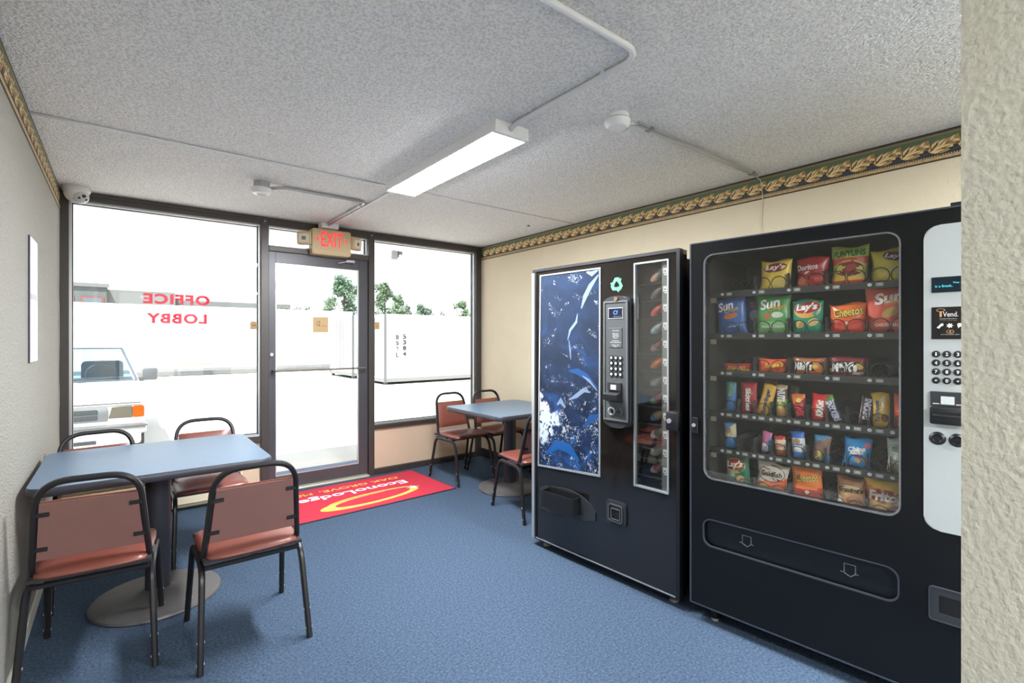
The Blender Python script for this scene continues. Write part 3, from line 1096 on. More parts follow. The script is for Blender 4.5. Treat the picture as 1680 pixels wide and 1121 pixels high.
# the blue splash picture
def splash_material():
    m = bpy.data.materials.new('water_splash_print')
    m.use_nodes = True
    nt = m.node_tree
    p = nt.nodes['Principled BSDF']
    p.inputs['Roughness'].default_value = 0.08
    p.inputs['IOR'].default_value = 1.45
    N, Lk = nt.nodes.new, nt.links.new
    tc = N('ShaderNodeTexCoord')
    sep = N('ShaderNodeSeparateXYZ')
    Lk(tc.outputs['Object'], sep.inputs[0])
    # blues
    n1_ = N('ShaderNodeTexNoise')
    n1_.inputs['Scale'].default_value = 4.2
    n1_.inputs['Detail'].default_value = 6
    n1_.inputs['Distortion'].default_value = 1.6
    Lk(tc.outputs['Object'], n1_.inputs['Vector'])
    r1 = N('ShaderNodeValToRGB')
    e = r1.color_ramp.elements
    e[0].position, e[0].color = 0.30, rgb(20, 25, 37)
    e[1].position, e[1].color = 0.72, rgb(38, 84, 142)
    k = e.new(0.45)
    k.color = rgb(29, 39, 60)
    k = e.new(0.58)
    k.color = rgb(38, 56, 90)
    Lk(n1_.outputs['Fac'], r1.inputs['Fac'])
    # height: dull grey blue above, vivid below
    mr = N('ShaderNodeMapRange')
    mr.inputs['From Min'].default_value = 0.75
    mr.inputs['From Max'].default_value = 1.35
    Lk(sep.outputs['Z'], mr.inputs['Value'])
    mx = N('ShaderNodeMix')
    mx.data_type = 'RGBA'
    mx.inputs['B'].default_value = rgb(46, 55, 71)
    mf = N('ShaderNodeMath')
    mf.operation = 'MULTIPLY'
    mf.inputs[1].default_value = 0.72
    Lk(mr.outputs[0], mf.inputs[0])
    Lk(mf.outputs[0], mx.inputs['Factor'])
    Lk(r1.outputs['Color'], mx.inputs['A'])
    # white splashes: distorted voronoi edges masked by large noise
    dn = N('ShaderNodeTexNoise')
    dn.inputs['Scale'].default_value = 9
    dn.inputs['Detail'].default_value = 3
    Lk(tc.outputs['Object'], dn.inputs['Vector'])
    mxv = N('ShaderNodeMix')
    mxv.data_type = 'VECTOR'
    mxv.inputs['Factor'].default_value = 0.22
    Lk(tc.outputs['Object'], mxv.inputs['A'])
    Lk(dn.outputs['Color'], mxv.inputs['B'])
    vo = N('ShaderNodeTexVoronoi')
    vo.inputs['Scale'].default_value = 34
    Lk(mxv.outputs['Result'], vo.inputs['Vector'])
    fn_ = N('ShaderNodeTexNoise')
    fn_.inputs['Scale'].default_value = 36
    fn_.inputs['Detail'].default_value = 7
    fn_.inputs['Roughness'].default_value = 0.6
    fn_.inputs['Distortion'].default_value = 2.2
    Lk(tc.outputs['Object'], fn_.inputs['Vector'])
    r2 = N('ShaderNodeValToRGB')
    r2.color_ramp.elements[0].position, r2.color_ramp.elements[0].color = 0.53, (0, 0, 0, 1)
    r2.color_ramp.elements[1].position, r2.color_ramp.elements[1].color = 0.61, (1, 1, 1, 1)
    Lk(fn_.outputs['Fac'], r2.inputs['Fac'])
    n2_ = N('ShaderNodeTexNoise')
    n2_.inputs['Scale'].default_value = 6.5
    n2_.inputs['Detail'].default_value = 4
    n2_.inputs['Distortion'].default_value = 2.0
    Lk(tc.outputs['Object'], n2_.inputs['Vector'])
    hz = N('ShaderNodeMath')
    hz.operation = 'MULTIPLY_ADD'
    hz.inputs[1].default_value = -0.10
    Lk(mr.outputs[0], hz.inputs[0])
    Lk(n2_.outputs['Fac'], hz.inputs[2])
    r3 = N('ShaderNodeValToRGB')
    r3.color_ramp.elements[0].position, r3.color_ramp.elements[0].color = 0.46, (0, 0, 0, 1)
    r3.color_ramp.elements[1].position, r3.color_ramp.elements[1].color = 0.60, (1, 1, 1, 1)
    Lk(hz.outputs[0], r3.inputs['Fac'])
    mm = N('ShaderNodeMath')
    mm.operation = 'MULTIPLY'
    Lk(r2.outputs['Color'], mm.inputs[0])
    Lk(r3.outputs['Color'], mm.inputs[1])
    # pale patch low on the left (x < 0.2, z 0.65..1.05), freckled with dark drops
    gx = N('ShaderNodeMath')
    gx.operation = 'MULTIPLY_ADD'
    gx.inputs[1].default_value = -1.9
    gx.inputs[2].default_value = 1.28
    Lk(sep.outputs['X'], gx.inputs[0])          # 1.28 - 1.9 x
    ab = N('ShaderNodeMath')
    ab.operation = 'SUBTRACT'
    ab.inputs[1].default_value = 0.83
    Lk(sep.outputs['Z'], ab.inputs[0])
    ab2 = N('ShaderNodeMath')
    ab2.operation = 'ABSOLUTE'
    Lk(ab.outputs[0], ab2.inputs[0])
    ab3 = N('ShaderNodeMath')
    ab3.operation = 'MULTIPLY_ADD'
    ab3.inputs[1].default_value = -2.6
    Lk(ab2.outputs[0], ab3.inputs[0])
    Lk(gx.outputs[0], ab3.inputs[2])
    ad = N('ShaderNodeMath')
    ad.operation = 'MULTIPLY_ADD'
    ad.inputs[1].default_value = 0.9
    Lk(dn.outputs['Fac'], ad.inputs[0])
    Lk(ab3.outputs[0], ad.inputs[2])
    st = N('ShaderNodeMapRange')
    st.inputs['From Min'].default_value = 1.20
    st.inputs['From Max'].default_value = 1.26
    Lk(ad.outputs[0], st.inputs['Value'])
    r4 = N('ShaderNodeValToRGB')
    r4.color_ramp.elements[0].position, r4.color_ramp.elements[0].color = 0.28, (0, 0, 0, 1)
    r4.color_ramp.elements[1].position, r4.color_ramp.elements[1].color = 0.36, (1, 1, 1, 1)
    Lk(vo.outputs['Distance'], r4.inputs['Fac'])
    pm = N('ShaderNodeMath')
    pm.operation = 'MULTIPLY'
    Lk(st.outputs[0], pm.inputs[0])
    Lk(r4.outputs['Color'], pm.inputs[1])
    mxx = N('ShaderNodeMath')
    mxx.operation = 'MAXIMUM'
    Lk(mm.outputs[0], mxx.inputs[0])
    Lk(pm.outputs[0], mxx.inputs[1])
    m2 = N('ShaderNodeMix')
    m2.data_type = 'RGBA'
    m2.inputs['B'].default_value = rgb(184, 194, 208)
    Lk(mxx.outputs[0], m2.inputs['Factor'])
    Lk(mx.outputs['Result'], m2.inputs['A'])
    Lk(m2.outputs['Result'], p.inputs['Base Color'])
    return m


pic_o = [(0.545, 0.565), (0.548, 1.782), (0.048, 1.784), (0.028, 0.532)]
pic_i = [(0.535, 0.578), (0.538, 1.773), (0.057, 1.775), (0.038, 0.543)]
b = B()
prism(b, pic_o, -0.002, 0.0)
pict = obj('picture_panel', b, splash_material(), v1)
b = B()
ring(b, pic_o, pic_i, -0.006, -0.002)
obj('picture_frame', b, M_silver, v1)
# a few broad splash strokes printed over the picture
M_spl = mat('splash_white', (118, 134, 158), 0.1, ior=1.45)
M_spb = mat('splash_blue', (42, 76, 124), 0.1, ior=1.45)


def stroke(pts, w, m, y=-0.0026):
    bb = B()
    pv = [Vector((x, 0, z)) for x, z in pts]
    n = len(pv)
    prev = None
    for i, p in enumerate(pv):
        t_ = (pv[min(i + 1, n - 1)] - pv[max(i - 1, 0)]).normalized()
        nn = Vector((-t_.z, 0, t_.x))
        ww = w * math.sin(PI * (i + 0.25) / (n - 0.5)) * 0.5
        q = [bb.verts.new((p.x + nn.x * s * ww, y, p.z + nn.z * s * ww)) for s in (1, -1)]
        if prev:
            bb.faces.new((prev[0], q[0], q[1], prev[1]))
        prev = q
    obj('splash_stroke', bb, m, pict)


stroke([(0.29, 1.36), (0.31, 1.42), (0.36, 1.47), (0.37, 1.52)], 0.02, M_spl)
stroke([(0.40, 1.55), (0.43, 1.62), (0.47, 1.68), (0.53, 1.74)], 0.035, M_spl)
stroke([(0.44, 1.765), (0.48, 1.75), (0.53, 1.77)], 0.03, M_spl)
stroke([(0.30, 1.17), (0.37, 1.17), (0.44, 1.14), (0.52, 1.08)], 0.045, M_spb)
stroke([(0.41, 1.145), (0.46, 1.12), (0.52, 1.065)], 0.018, M_spl, -0.003)
stroke([(0.30, 0.99), (0.36, 1.02), (0.42, 1.06), (0.47, 1.05)], 0.03, M_spl)
stroke([(0.20, 0.95), (0.23, 0.98), (0.27, 0.94)], 0.04, M_spl)
stroke([(0.30, 1.36), (0.31, 1.30), (0.315, 1.24)], 0.012, M_spl)
stroke([(0.42, 0.84), (0.48, 0.90), (0.535, 0.92)], 0.05, M_spb)
stroke([(0.10, 0.62), (0.20, 0.70), (0.30, 0.69), (0.38, 0.63)], 0.07, mat('splash_bright_blue', (34, 84, 142), 0.1, ior=1.45))

# recycling mark: three bent arrows
M_green = mat('green_recycle_mark', (104, 188, 138), 0.4)
for k in range(3):
    b = B()
    a = k * 2 * PI / 3

    def RR(x, z, a=a):
        return (0.659 + (x * math.cos(a) - z * math.sin(a)), 1.672 + (x * math.sin(a) + z * math.cos(a)))
    prism(b, [RR(*q) for q in ((-0.030, 0.012), (-0.012, 0.040), (0.012, 0.040), (0.010, 0.020), (-0.004, 0.020), (-0.016, 0.002))], -0.0015, 0.0)
    prism(b, [RR(*q) for q in ((0.015, 0.040), (0.022, 0.030), (0.032, 0.034), (0.026, 0.008), (0.002, 0.014), (0.012, 0.020))], -0.0015, 0.0)
    obj('recycle_arrow', b, M_green, v1)

# control column
cc = B()
outl = []
for i in range(13):
    a = PI * i / 12
    outl.append((0.648 + 0.09 * math.cos(a), 1.572 + 0.034 * math.sin(a)))
for i in range(13):
    a = PI + PI * i / 12
    outl.append((0.648 + 0.09 * math.cos(a), 0.905 + 0.034 * math.sin(a)))
prism(cc, outl, -0.035, 0.002, bev=0.006)
ctrl = obj('control_column', cc, M_dgrey, v1, smooth=True)
obj('control_face', bx(0.576, 0.722, -0.0375, -0.034, 0.92, 1.57, bev=0.001), M_grey, v1)
b = B()
ring(b, rrect(0.568, 0.730, 0.912, 1.578, 0.002, 1), rrect(0.577, 0.721, 0.921, 1.569, 0.002, 1), -0.042, -0.034)
obj('control_bezel', b, mat('mid_grey_bezel', (104, 106, 108), 0.35), ctrl)
b = B()
cyl(b, (0.655, -0.036, 1.588), (0.655, -0.046, 1.588), 0.012, seg=16)
obj('lock', b, mat('brass_lock', (176, 140, 110), 0.3, metal=0.7), v1, smooth=True)
ds = obj('display_bezel', bx(0.600, 0.700, -0.040, -0.037, 1.478, 1.540), M_silver, v1)
obj('display', bx(0.605, 0.695, -0.041, -0.039, 1.483, 1.535), mat('dark_display', (26, 26, 40), 0.15), ds)
wall_text('digits', 'Cf', mat('blue_digits', (60, 100, 255), 0.4, emit=((70, 110, 255), 1.2)), 0.652, 1.513, -0.0415, 0.03, 0.022, ds, bold=0.01)
wall_text('digits', 'Exact', mat('grey_print', (120, 120, 130), 0.4), 0.665, 1.491, -0.0415, 0.05, 0.009, ds)
pl = obj('instruction_plate', bx(0.608, 0.694, -0.040, -0.037, 1.318, 1.428, bev=0.001), M_grey, v1)
for z, s_, w in ((1.412, 'WELCOME', 0.045), (1.396, 'INSERT MONEY', 0.045), (1.388, 'THEN MAKE', 0.04), (1.380, 'SELECTION', 0.042), (1.372, 'BELOW', 0.03), (1.356, 'FOR REFUND', 0.045), (1.347, 'PRESS COIN RETURN', 0.07), (1.332, 'THANK YOU', 0.055), (1.323, 'ENJOY', 0.03)):
    wall_text('print', s_, M_ltxt, 0.651, z, -0.0405, w, 0.0055, pl)
for r_ in range(4):
    for c_ in range(3):
        b = B()
        x, z = 0.622 + 0.0305 * c_, 1.262 - 0.0305 * r_
        cyl(b, (x, -0.037, z), (x, -0.043, z), 0.0125, seg=14)
        kk = obj('key', b, M_black, v1, smooth=True)
        b = B()
        cyl(b, (x + 0.002, -0.043, z), (x + 0.002, -0.0436, z), 0.0075, seg=10)
        obj('key_print', b, M_ltxt, kk)
ba = empty('bill_acceptor')
ba.parent = v1
obj('upper_face', bx(0.600, 0.690, -0.050, -0.037, 1.080, 1.126, bev=0.002), M_dgrey, ba)
obj('bill_picture', bx(0.625, 0.662, -0.0512, -0.050, 1.085, 1.112), mat('pale_bill_print', (200, 206, 204), 0.5), ba)
b = B()
ma_ = [b.verts.new((0.598, y_, z_)) for y_, z_ in ((-0.037, 1.075), (-0.085, 1.060), (-0.085, 1.030), (-0.037, 1.015))]
mb_ = [b.verts.new((0.690, v_.co.y, v_.co.z)) for v_ in ma_]
b.faces.new(ma_)
b.faces.new(mb_[::-1])
for i in range(4):
    b.faces.new((ma_[i], mb_[i], mb_[(i + 1) % 4], ma_[(i + 1) % 4]))
obj('mouth', b, M_black, ba)
obj('bill_slot', bx(0.612, 0.676, -0.0865, -0.083, 1.040, 1.046), M_hole, ba)
for x in (0.624, 0.676):
    b = B()
    lathe(b, [(0.0, 0.0), (0.024, 0.0), (0.024, 0.006), (0.018, 0.008), (0.016, 0.003), (0.0, 0.003)], 20)
    o = obj('coin_disc', b, M_silver if x < 0.65 else M_grey, v1, smooth=True, loc=(x, -0.037, 0.963), rot=(PI / 2, 0, 0))
    obj('coin_slot', bx(x - 0.010, x + 0.010, -0.0475, -0.043, 0.961, 0.965) if x > 0.65 else bx(x - 0.002, x + 0.014, -0.0475, -0.043, 0.952, 0.974), M_hole, v1)
# bottle window
obj('window_recess', bx(wx0 - 0.03, wx1 + 0.03, 0.22, 0.24, wz0 - 0.02, wz1 + 0.02), mat('warm_grey_interior', (110, 105, 98), 0.6), v1)
obj('window_glass', bx(wx0, wx1, 0.004, 0.010, wz0, wz1), glass_mat('drink_window_glass', (0.97, 0.97, 0.96), 0.15, 0.9), v1)
b = B()
ring(b, rrect(wx0 - 0.006, wx1 + 0.006, wz0 - 0.006, wz1 + 0.006, 0.003, 1), rrect(wx0 + 0.003, wx1 - 0.003, wz0 + 0.003, wz1 - 0.003, 0.002, 1), -0.005, 0.012)
obj('window_frame', b, M_silver, v1)
lab = obj('label_rail', bx(0.937, 0.972, 0.014, 0.03, wz0, wz1), mat('grey_label_rail', (118, 117, 113), 0.45), v1)
M_lw = mat('white_label', (226, 226, 222), 0.5)
DR = [1.722 - 0.0945 * k for k in range(12)]
for k, z in enumerate(DR):
    lb = obj('price_label', bx(0.944, 0.966, 0.0125, 0.014, z - 0.014, z + 0.014), M_lw, lab)
    obj('number', bx(0.950, 0.960, 0.012, 0.0125, z - 0.008, z + 0.002), mat('grey_number', (130, 134, 138), 0.5), lb)
    obj('price_tab', bx(0.950, 0.966, 0.0125, 0.014, z - 0.024, z - 0.017), M_lw, lab)
    obj('shelf', bx(wx0 - 0.02, 0.937, 0.03, 0.22, z - 0.062, z - 0.059), M_dgrey, v1)
# lock handle on the right edge
lh = obj('latch', bx(0.965, 1.03, -0.05, 0.0, 0.905, 1.0, bev=0.008), M_black, v1, smooth=True)
b = B()
cyl(b, (0.988, -0.05, 0.955), (0.988, -0.056, 0.955), 0.012, seg=16)
obj('latch_lock', b, M_silver, lh, smooth=True)
# delivery opening: arched surround with a protruding bin
b = B()
outl = [(0.512, 0.30), (0.515, 0.352)]
for i in range(1, 12):
    s_ = i / 12
    outl.append((0.515 - 0.465 * s_, 0.352 + (0.405 - 0.352) * s_ + 0.062 * math.sin(PI * s_ ** 0.75)))
outl += [(0.046, 0.395), (0.044, 0.26), (0.20, 0.252), (0.40, 0.268)]
prism(b, outl, -0.006, 0.0, bev=0.003)
obj('delivery_surround', b, M_dgrey, v1)
b = B()
box(b, 0.130, 0.396, -0.075, -0.070, 0.312, 0.412)
box(b, 0.130, 0.135, -0.070, -0.004, 0.312, 0.412)
box(b, 0.391, 0.396, -0.070, -0.004, 0.312, 0.412)
box(b, 0.130, 0.396, -0.075, -0.004, 0.307, 0.312)
obj('delivery_bin', b, M_black, v1)
obj('delivery_mouth', bx(0.136, 0.39, -0.010, -0.004, 0.34, 0.425), M_hole, v1)
# coin return
b = B()
prism(b, rrect(0.588, 0.730, 0.318, 0.455, 0.025, 4), -0.012, 0.0, bev=0.004)
cr = obj('coin_return', b, M_dgrey, v1, smooth=True)
b = B()
ring(b, rrect(0.610, 0.708, 0.338, 0.436, 0.015, 4), rrect(0.616, 0.702, 0.344, 0.430, 0.012, 4), -0.018, -0.010)
obj('return_bezel', b, M_grey, cr)
obj('return_cup', bx(0.632, 0.692, -0.0145, -0.010, 0.352, 0.412), M_hole, cr)
b = B()
ring(b, rrect(0.630, 0.694, 0.350, 0.414, 0.004, 2), rrect(0.635, 0.689, 0.355, 0.409, 0.003, 2), -0.019, -0.012)
obj('flap_rim', b, M_grey, cr)

for ch in v1.children:
    if ch.name.split('.')[0] in ('control_column', 'control_face', 'lock', 'display_bezel', 'instruction_plate', 'key', 'bill_acceptor', 'coin_disc', 'coin_slot', 'latch'):
        ch.location.x += 0.029
# drink bottles lying in their slots
M_pet = mat('clear_bottle', (120, 122, 118), 0.12)


def bottle_mesh(body, label, cap):
    bm = B()
    prof = [(0, 0.0), (0.026, 0.0), (0.031, 0.008), (0.031, 0.045)]
    lathe(bm, prof, 16, mi=0)
    lathe(bm, [(0.0315, 0.045), (0.0315, 0.105)], 16, mi=1)
    lathe(bm, [(0.031, 0.105), (0.031, 0.120), (0.024, 0.150), (0.013, 0.172), (0.012, 0.180)], 16, mi=0)
    lathe(bm, [(0.015, 0.180), (0.015, 0.196), (0, 0.196)], 16, mi=2)
    me = bpy.data.meshes.new('drink_bottle')
    bm.to_mesh(me)
    bm.free()
    for p in me.polygons:
        p.use_smooth = True
    for m in (body, label, cap):
        me.materials.append(m)
    return me


bott = [('clear drink bottle with a white cap', (150, 140, 130), (220, 150, 130), (235, 235, 235)), ('dark drink bottle', (80, 74, 70), (96, 90, 86), (110, 100, 95)),
        ('red soda bottle', (150, 70, 66), (196, 70, 80), (220, 120, 130)), ('pale blue water bottle', (140, 150, 152), (150, 176, 190), (190, 210, 220)),
        ('brown bottle with a white cap', (120, 84, 76), (150, 130, 126), (235, 235, 235)), ('bright orange soda bottle', (200, 112, 64), (226, 116, 52), (236, 140, 80)),
        ('pink capped drink bottle', (130, 128, 126), (170, 160, 160), (214, 92, 104)), ('green and red soda bottle', (150, 84, 78), (110, 160, 96), (130, 180, 110)),
        ('blue capped juice bottle', (150, 130, 96), (90, 130, 180), (110, 150, 204)), ('white labelled bottle below the latch', (120, 118, 112), (220, 218, 210), (120, 128, 140)),
        ('yellow green labelled bottle', (140, 138, 122), (190, 188, 160), (160, 160, 90)), ('lowest red labelled bottle', (130, 84, 80), (186, 150, 146), (150, 60, 60))]
pos_word = ['at the top', 'in the second slot', 'in the third slot', 'in the fourth slot', 'in the fifth slot', 'in the sixth slot', 'in the seventh slot', 'in the eighth slot', 'in the ninth slot', 'in the tenth slot', 'in the eleventh slot', 'in the bottom slot']
R1 = Matrix.Translation(V1P) @ Matrix.Rotation(V1A, 4, 'Z')
for k, (nm, a, l_, c_) in enumerate(bott):
    z = DR[k] - 0.026
    a, l_, c_ = [tuple(min(250, int(v_ * 1.25)) for v_ in q_) for q_ in (a, l_, c_)]
    me = bottle_mesh(mat('bottle_%d_body' % k, a, 0.15), mat('bottle_%d_label' % k, l_, 0.35), mat('bottle_%d_cap' % k, c_, 0.35))
    o = obj('drink_bottle', me, None, label='%s %s of the drink machine window' % (nm, pos_word[k]), cat='bottle', group='bottles in the drink machine')
    ax = Vector((0.70, -0.35, 0.42)).normalized()
    q = Vector((0, 0, 1)).rotation_difference(ax)
    o.matrix_world = R1 @ Matrix.Translation((0.803, 0.115, z - 0.028)) @ q.to_matrix().to_4x4() @ Matrix.Scale(0.82, 4)

# ------------------------------------------------------------------ snack machine
V2P, V2A = Vector((2.509, -3.398, 0)), math.atan2(-0.99509, 0.09899)
V2W, V2H = 1.065, 1.83
R2 = Matrix.Translation(V2P) @ Matrix.Rotation(V2A, 4, 'Z')
v2 = empty('snack_machine', V2P, V2A, label='wide black snack vending machine with a large glass front', cat='vending machine')
M_v2 = mat('satin_black_front', (15, 16, 18), 0.30, spec=0.35, vary=(3, 0.06))
GX0, GX1, GZ0, GZ1 = 0.067, 0.816, 0.70, 1.768
b = B()
# front slab: left part with the glass opening, right part plain
nn = 6
outer = rrect(0.0, 0.86, 0.62, V2H, 0.0001, nn)
inner = rrect(GX0, GX1, GZ0, GZ1, 0.045, nn)
ring(b, outer, inner, 0.0, 0.06)
box(b, 0.86, V2W, 0.0, 0.06, 0.08, V2H)
# lower part with the delivery recess
outer = rrect(0.0, 0.86, 0.08, 0.62, 0.0001, nn)
dx0, dx1, dz0, dz1 = 0.062, 0.812, 0.376, 0.508
inner = rrect(dx0, dx1, dz0, dz1, 0.04, nn)
ring(b, outer, inner, 0.0, 0.06)
bmesh.ops.remove_doubles(b, verts=b.verts[:], dist=1e-5)
obj('door', b, M_v2, v2)
b = B()
ring(b, rrect(-0.004, V2W + 0.002, 0.078, V2H + 0.002, 0.006, 2), rrect(0.004, V2W - 0.004, 0.084, V2H - 0.004, 0.004, 2), -0.002, 0.05)
obj('door_edge', b, mat('blue_grey_edge', (78, 84, 96), 0.3, metal=0.4), v2)
b = B()
ring(b, rrect(GX0 - 0.002, GX1 + 0.002, GZ0 - 0.002, GZ1 + 0.002, 0.047, nn), rrect(GX0 + 0.004, GX1 - 0.004, GZ0 + 0.004, GZ1 - 0.004, 0.042, nn), -0.003, 0.014)
obj('glass_trim', b, mat('polished_trim', (150, 152, 156), 0.2, metal=0.7), v2)
b = B()
prism(b, rrect(GX0 + 0.003, GX1 - 0.003, GZ0 + 0.003, GZ1 - 0.003, 0.043, nn), 0.004, 0.009)
obj('front_glass', b, M_vglass, v2)
# cabinet shell
M_int = mat('dark_grey_interior', (74, 73, 68), 0.5)
b = B()
box(b, 0.0, 0.03, 0.06, 0.84, 0.08, V2H - 0.01)
box(b, V2W - 0.20, V2W - 0.01, 0.06, 0.84, 0.08, V2H - 0.01)
box(b, 0.0, V2W - 0.01, 0.06, 0.84, V2H - 0.04, V2H - 0.01)
box(b, 0.0, V2W - 0.01, 0.60, 0.84, 0.08, V2H - 0.01)
box(b, 0.0, V2W - 0.01, 0.06, 0.84, 0.08, 0.35)
obj('cabinet', b, M_vcab, v2)
b = B()
box(b, 0.032, 0.050, 0.065, 0.58, 0.55, V2H - 0.05)
box(b, 0.845, 0.860, 0.065, 0.58, 0.55, V2H - 0.05)
box(b, 0.032, 0.86, 0.575, 0.595, 0.55, V2H - 0.05)
box(b, 0.032, 0.86, 0.065, 0.58, V2H - 0.055, V2H - 0.045)
obj('interior_liner', b, M_int, v2)
obj('top_bracket', bx(0.955, 1.06, 0.01, 0.10, V2H + 0.003, V2H + 0.016), M_black, v2)
for x, y in ((0.09, 0.07), (0.98, 0.07), (0.09, 0.76), (0.98, 0.76)):
    b = B()
    cyl(b, (x, y, 0.0), (x, y, 0.012), 0.017, 0.019, seg=16, mi=1)
    cyl(b, (x, y, 0.012), (x, y, 0.085), 0.018, 0.026, seg=16)
    obj('leg', b, [M_black, mat('pale_foot', (150, 148, 140))], v2, smooth=True)
obj('toe_plate', bx(0.03, V2W - 0.03, 0.15, 0.16, 0.03, 0.09), M_black, v2)
# delivery flap
df = obj('delivery_flap', bx(dx0 - 0.005, dx1 + 0.005, 0.022, 0.04, dz0 - 0.005, dz1 + 0.005), mat('flap_black', (18, 19, 22), 0.3), v2)
b = B()
ring(b, rrect(dx0 - 0.001, dx1 + 0.001, dz0 - 0.001, dz1 + 0.001, 0.041, nn), rrect(dx0 + 0.004, dx1 - 0.004, dz0 + 0.004, dz1 - 0.004, 0.038, nn), -0.002, 0.01)
obj('flap_rim', b, mat('dull_rim', (74, 78, 86), 0.3, metal=0.4), v2)
for hx in (0.256, 0.652):
    b = B()
    for pts in ([(-0.030, -0.012), (-0.018, -0.012), (-0.018, 0.024), (0.020, 0.024), (0.020, -0.008), (0.030, -0.010)], [(-0.018, -0.014), (0.004, -0.024), (0.020, -0.010)]):
        tube(b, [(hx + x, 0.020, 0.443 + z) for x, z in pts], sqprof(0.004, 0.004), hint=(0, 1, 0))
    obj('push_icon', b, mat('icon_grey', (104, 106, 112), 0.35), df)
# coin return bottom right
b = B()
ring(b, rrect(0.900, 1.025, 0.365, 0.480, 0.010, 3), rrect(0.925, 1.000, 0.392, 0.455, 0.003, 3), -0.006, 0.0)
cr2 = obj('coin_return', b, M_dgrey, v2)
obj('return_cup', bx(0.922, 1.003, -0.003, -0.0005, 0.389, 0.458), M_hole, cr2)
b = B()
ring(b, rrect(0.897, 1.028, 0.362, 0.483, 0.011, 3), rrect(0.900, 1.025, 0.365, 0.480, 0.010, 3), -0.008, 0.0)
obj('return_rim', b, mat('dull_rim', (74, 78, 86)), cr2)
# handle / lock on the left edge
lh = obj('latch', bx(0.008, 0.040, -0.012, 0.0, 0.908, 0.985, bev=0.003), M_black, v2)
b = B()
cyl(b, (0.022, -0.012, 0.948), (0.022, -0.017, 0.948), 0.009, seg=16)
obj('latch_lock', b, M_silver, lh, smooth=True)

# silver control panel
M_panelg = mat('silver_grey_panel', (184, 188, 186), 0.35, metal=0.15)
b = B()
prism(b, rrect(0.884, 1.045, 0.684, 1.770, 0.045, 8), -0.012, 0.0, bev=0.004)
obj('control_panel', b, M_panelg, v2, smooth=True)
YP = -0.0125
ds = obj('display', bx(0.906, 1.022, -0.0145, -0.011, 1.530, 1.584), mat('teal_display', (12, 30, 42), 0.12), v2)
M_teal = mat('teal_glow', (70, 190, 210), 0.4, emit=((70, 190, 210), 0.6))
wall_text('display_text', 'is a Snack..', M_teal, 0.940, 1.552, -0.0149, 0.048, 0.008, ds)
wall_text('display_text', 'The system', M_teal, 0.988, 1.561, -0.0149, 0.050, 0.007, ds)
sg = obj('sign_plate', bx(0.906, 1.022, -0.0140, -0.011, 1.365, 1.478), mat('black_sign', (20, 18, 18), 0.3), v2)
M_wprint = mat('white_print', (238, 238, 236), 0.5)
M_oprint = mat('orange_print', (206, 146, 96), 0.5)
wall_text('lettering', 'l', M_oprint, 0.931, 1.453, -0.0144, 0.006, 0.020, sg, bold=0.02)
wall_text('lettering', 'Vend.', M_wprint, 0.957, 1.452, -0.0144, 0.040, 0.017, sg)
b = B()
ring(b, [(0.931 + 0.012 * math.cos(a * PI / 8), 1.467 + 0.006 * math.sin(a * PI / 8)) for a in range(16)], [(0.931 + 0.010 * math.cos(a * PI / 8), 1.467 + 0.0045 * math.sin(a * PI / 8)) for a in range(16)], -0.0144, -0.0140)
obj('eye_mark', b, M_oprint, sg)
wall_text('lettering', 'Guaranteed Product Delivery', M_wprint, 0.951, 1.436, -0.0144, 0.045, 0.0035, sg)
wall_text('lettering', 'or your money back', MATS['orange_print'], 0.951, 1.430, -0.0144, 0.045, 0.003, sg)
for x, f_ in ((0.929, 0), (0.955, 1), (0.982, 2)):
    b = B()
    if f_ == 0:
        prism(b, [(x - 0.009, 1.405), (x - 0.004, 1.411), (x + 0.003, 1.420), (x + 0.009, 1.420), (x + 0.009, 1.412), (x + 0.003, 1.410), (x - 0.002, 1.402)], -0.0144, -0.0140)
    elif f_ == 1:
        prism(b, [(x + (0.010 if k % 2 == 0 else 0.005) * math.cos(k * PI / 7), 1.412 + (0.010 if k % 2 == 0 else 0.005) * math.sin(k * PI / 7)) for k in range(14)], -0.0144, -0.0140)
    else:
        prism(b, rrect(x - 0.007, x + 0.007, 1.408, 1.420, 0.002, 2), -0.0144, -0.0140)
        prism(b, [(x - 0.005, 1.408), (x - 0.001, 1.408), (x - 0.005, 1.402)], -0.0144, -0.0140)
    obj('pictogram', b, M_wprint, sg)
b = B()
for dx in (-0.004, 0.004):
    ring(b, [(0.956 + dx + 0.006 * math.cos(a * PI / 8), 1.391 + 0.006 * math.sin(a * PI / 8)) for a in range(16)], [(0.956 + dx + 0.0045 * math.cos(a * PI / 8), 1.391 + 0.0045 * math.sin(a * PI / 8)) for a in range(16)], -0.0144, -0.0140)
obj('ring_mark', b, M_oprint, sg)
wall_text('lettering', 'Guaranteed delivery system', M_wprint, 0.956, 1.381, -0.0144, 0.05, 0.003, sg)
for r_, row in enumerate(('123', '456', '789', '*0*')):
    for c_, ch in enumerate(row):
        x, z = 0.9185 + 0.0290 * c_, 1.312 - 0.0312 * r_
        b = B()
        lathe(b, [(0, 0.004), (0.009, 0.004), (0.0115, 0.003), (0.012, 0.0)], 20)
        ky = obj('key', b, M_black, v2, smooth=True, loc=(x, YP, z), rot=(PI / 2, 0, 0))
        wall_text('digit', ch, M_wprint, x, z, YP - 0.0045, 0.007 if ch != '1' else 0.004, 0.012 if ch != '*' else 0.006, ky, bold=0.02)
        ky.children[-1].matrix_local = ky.matrix_basis.inverted()
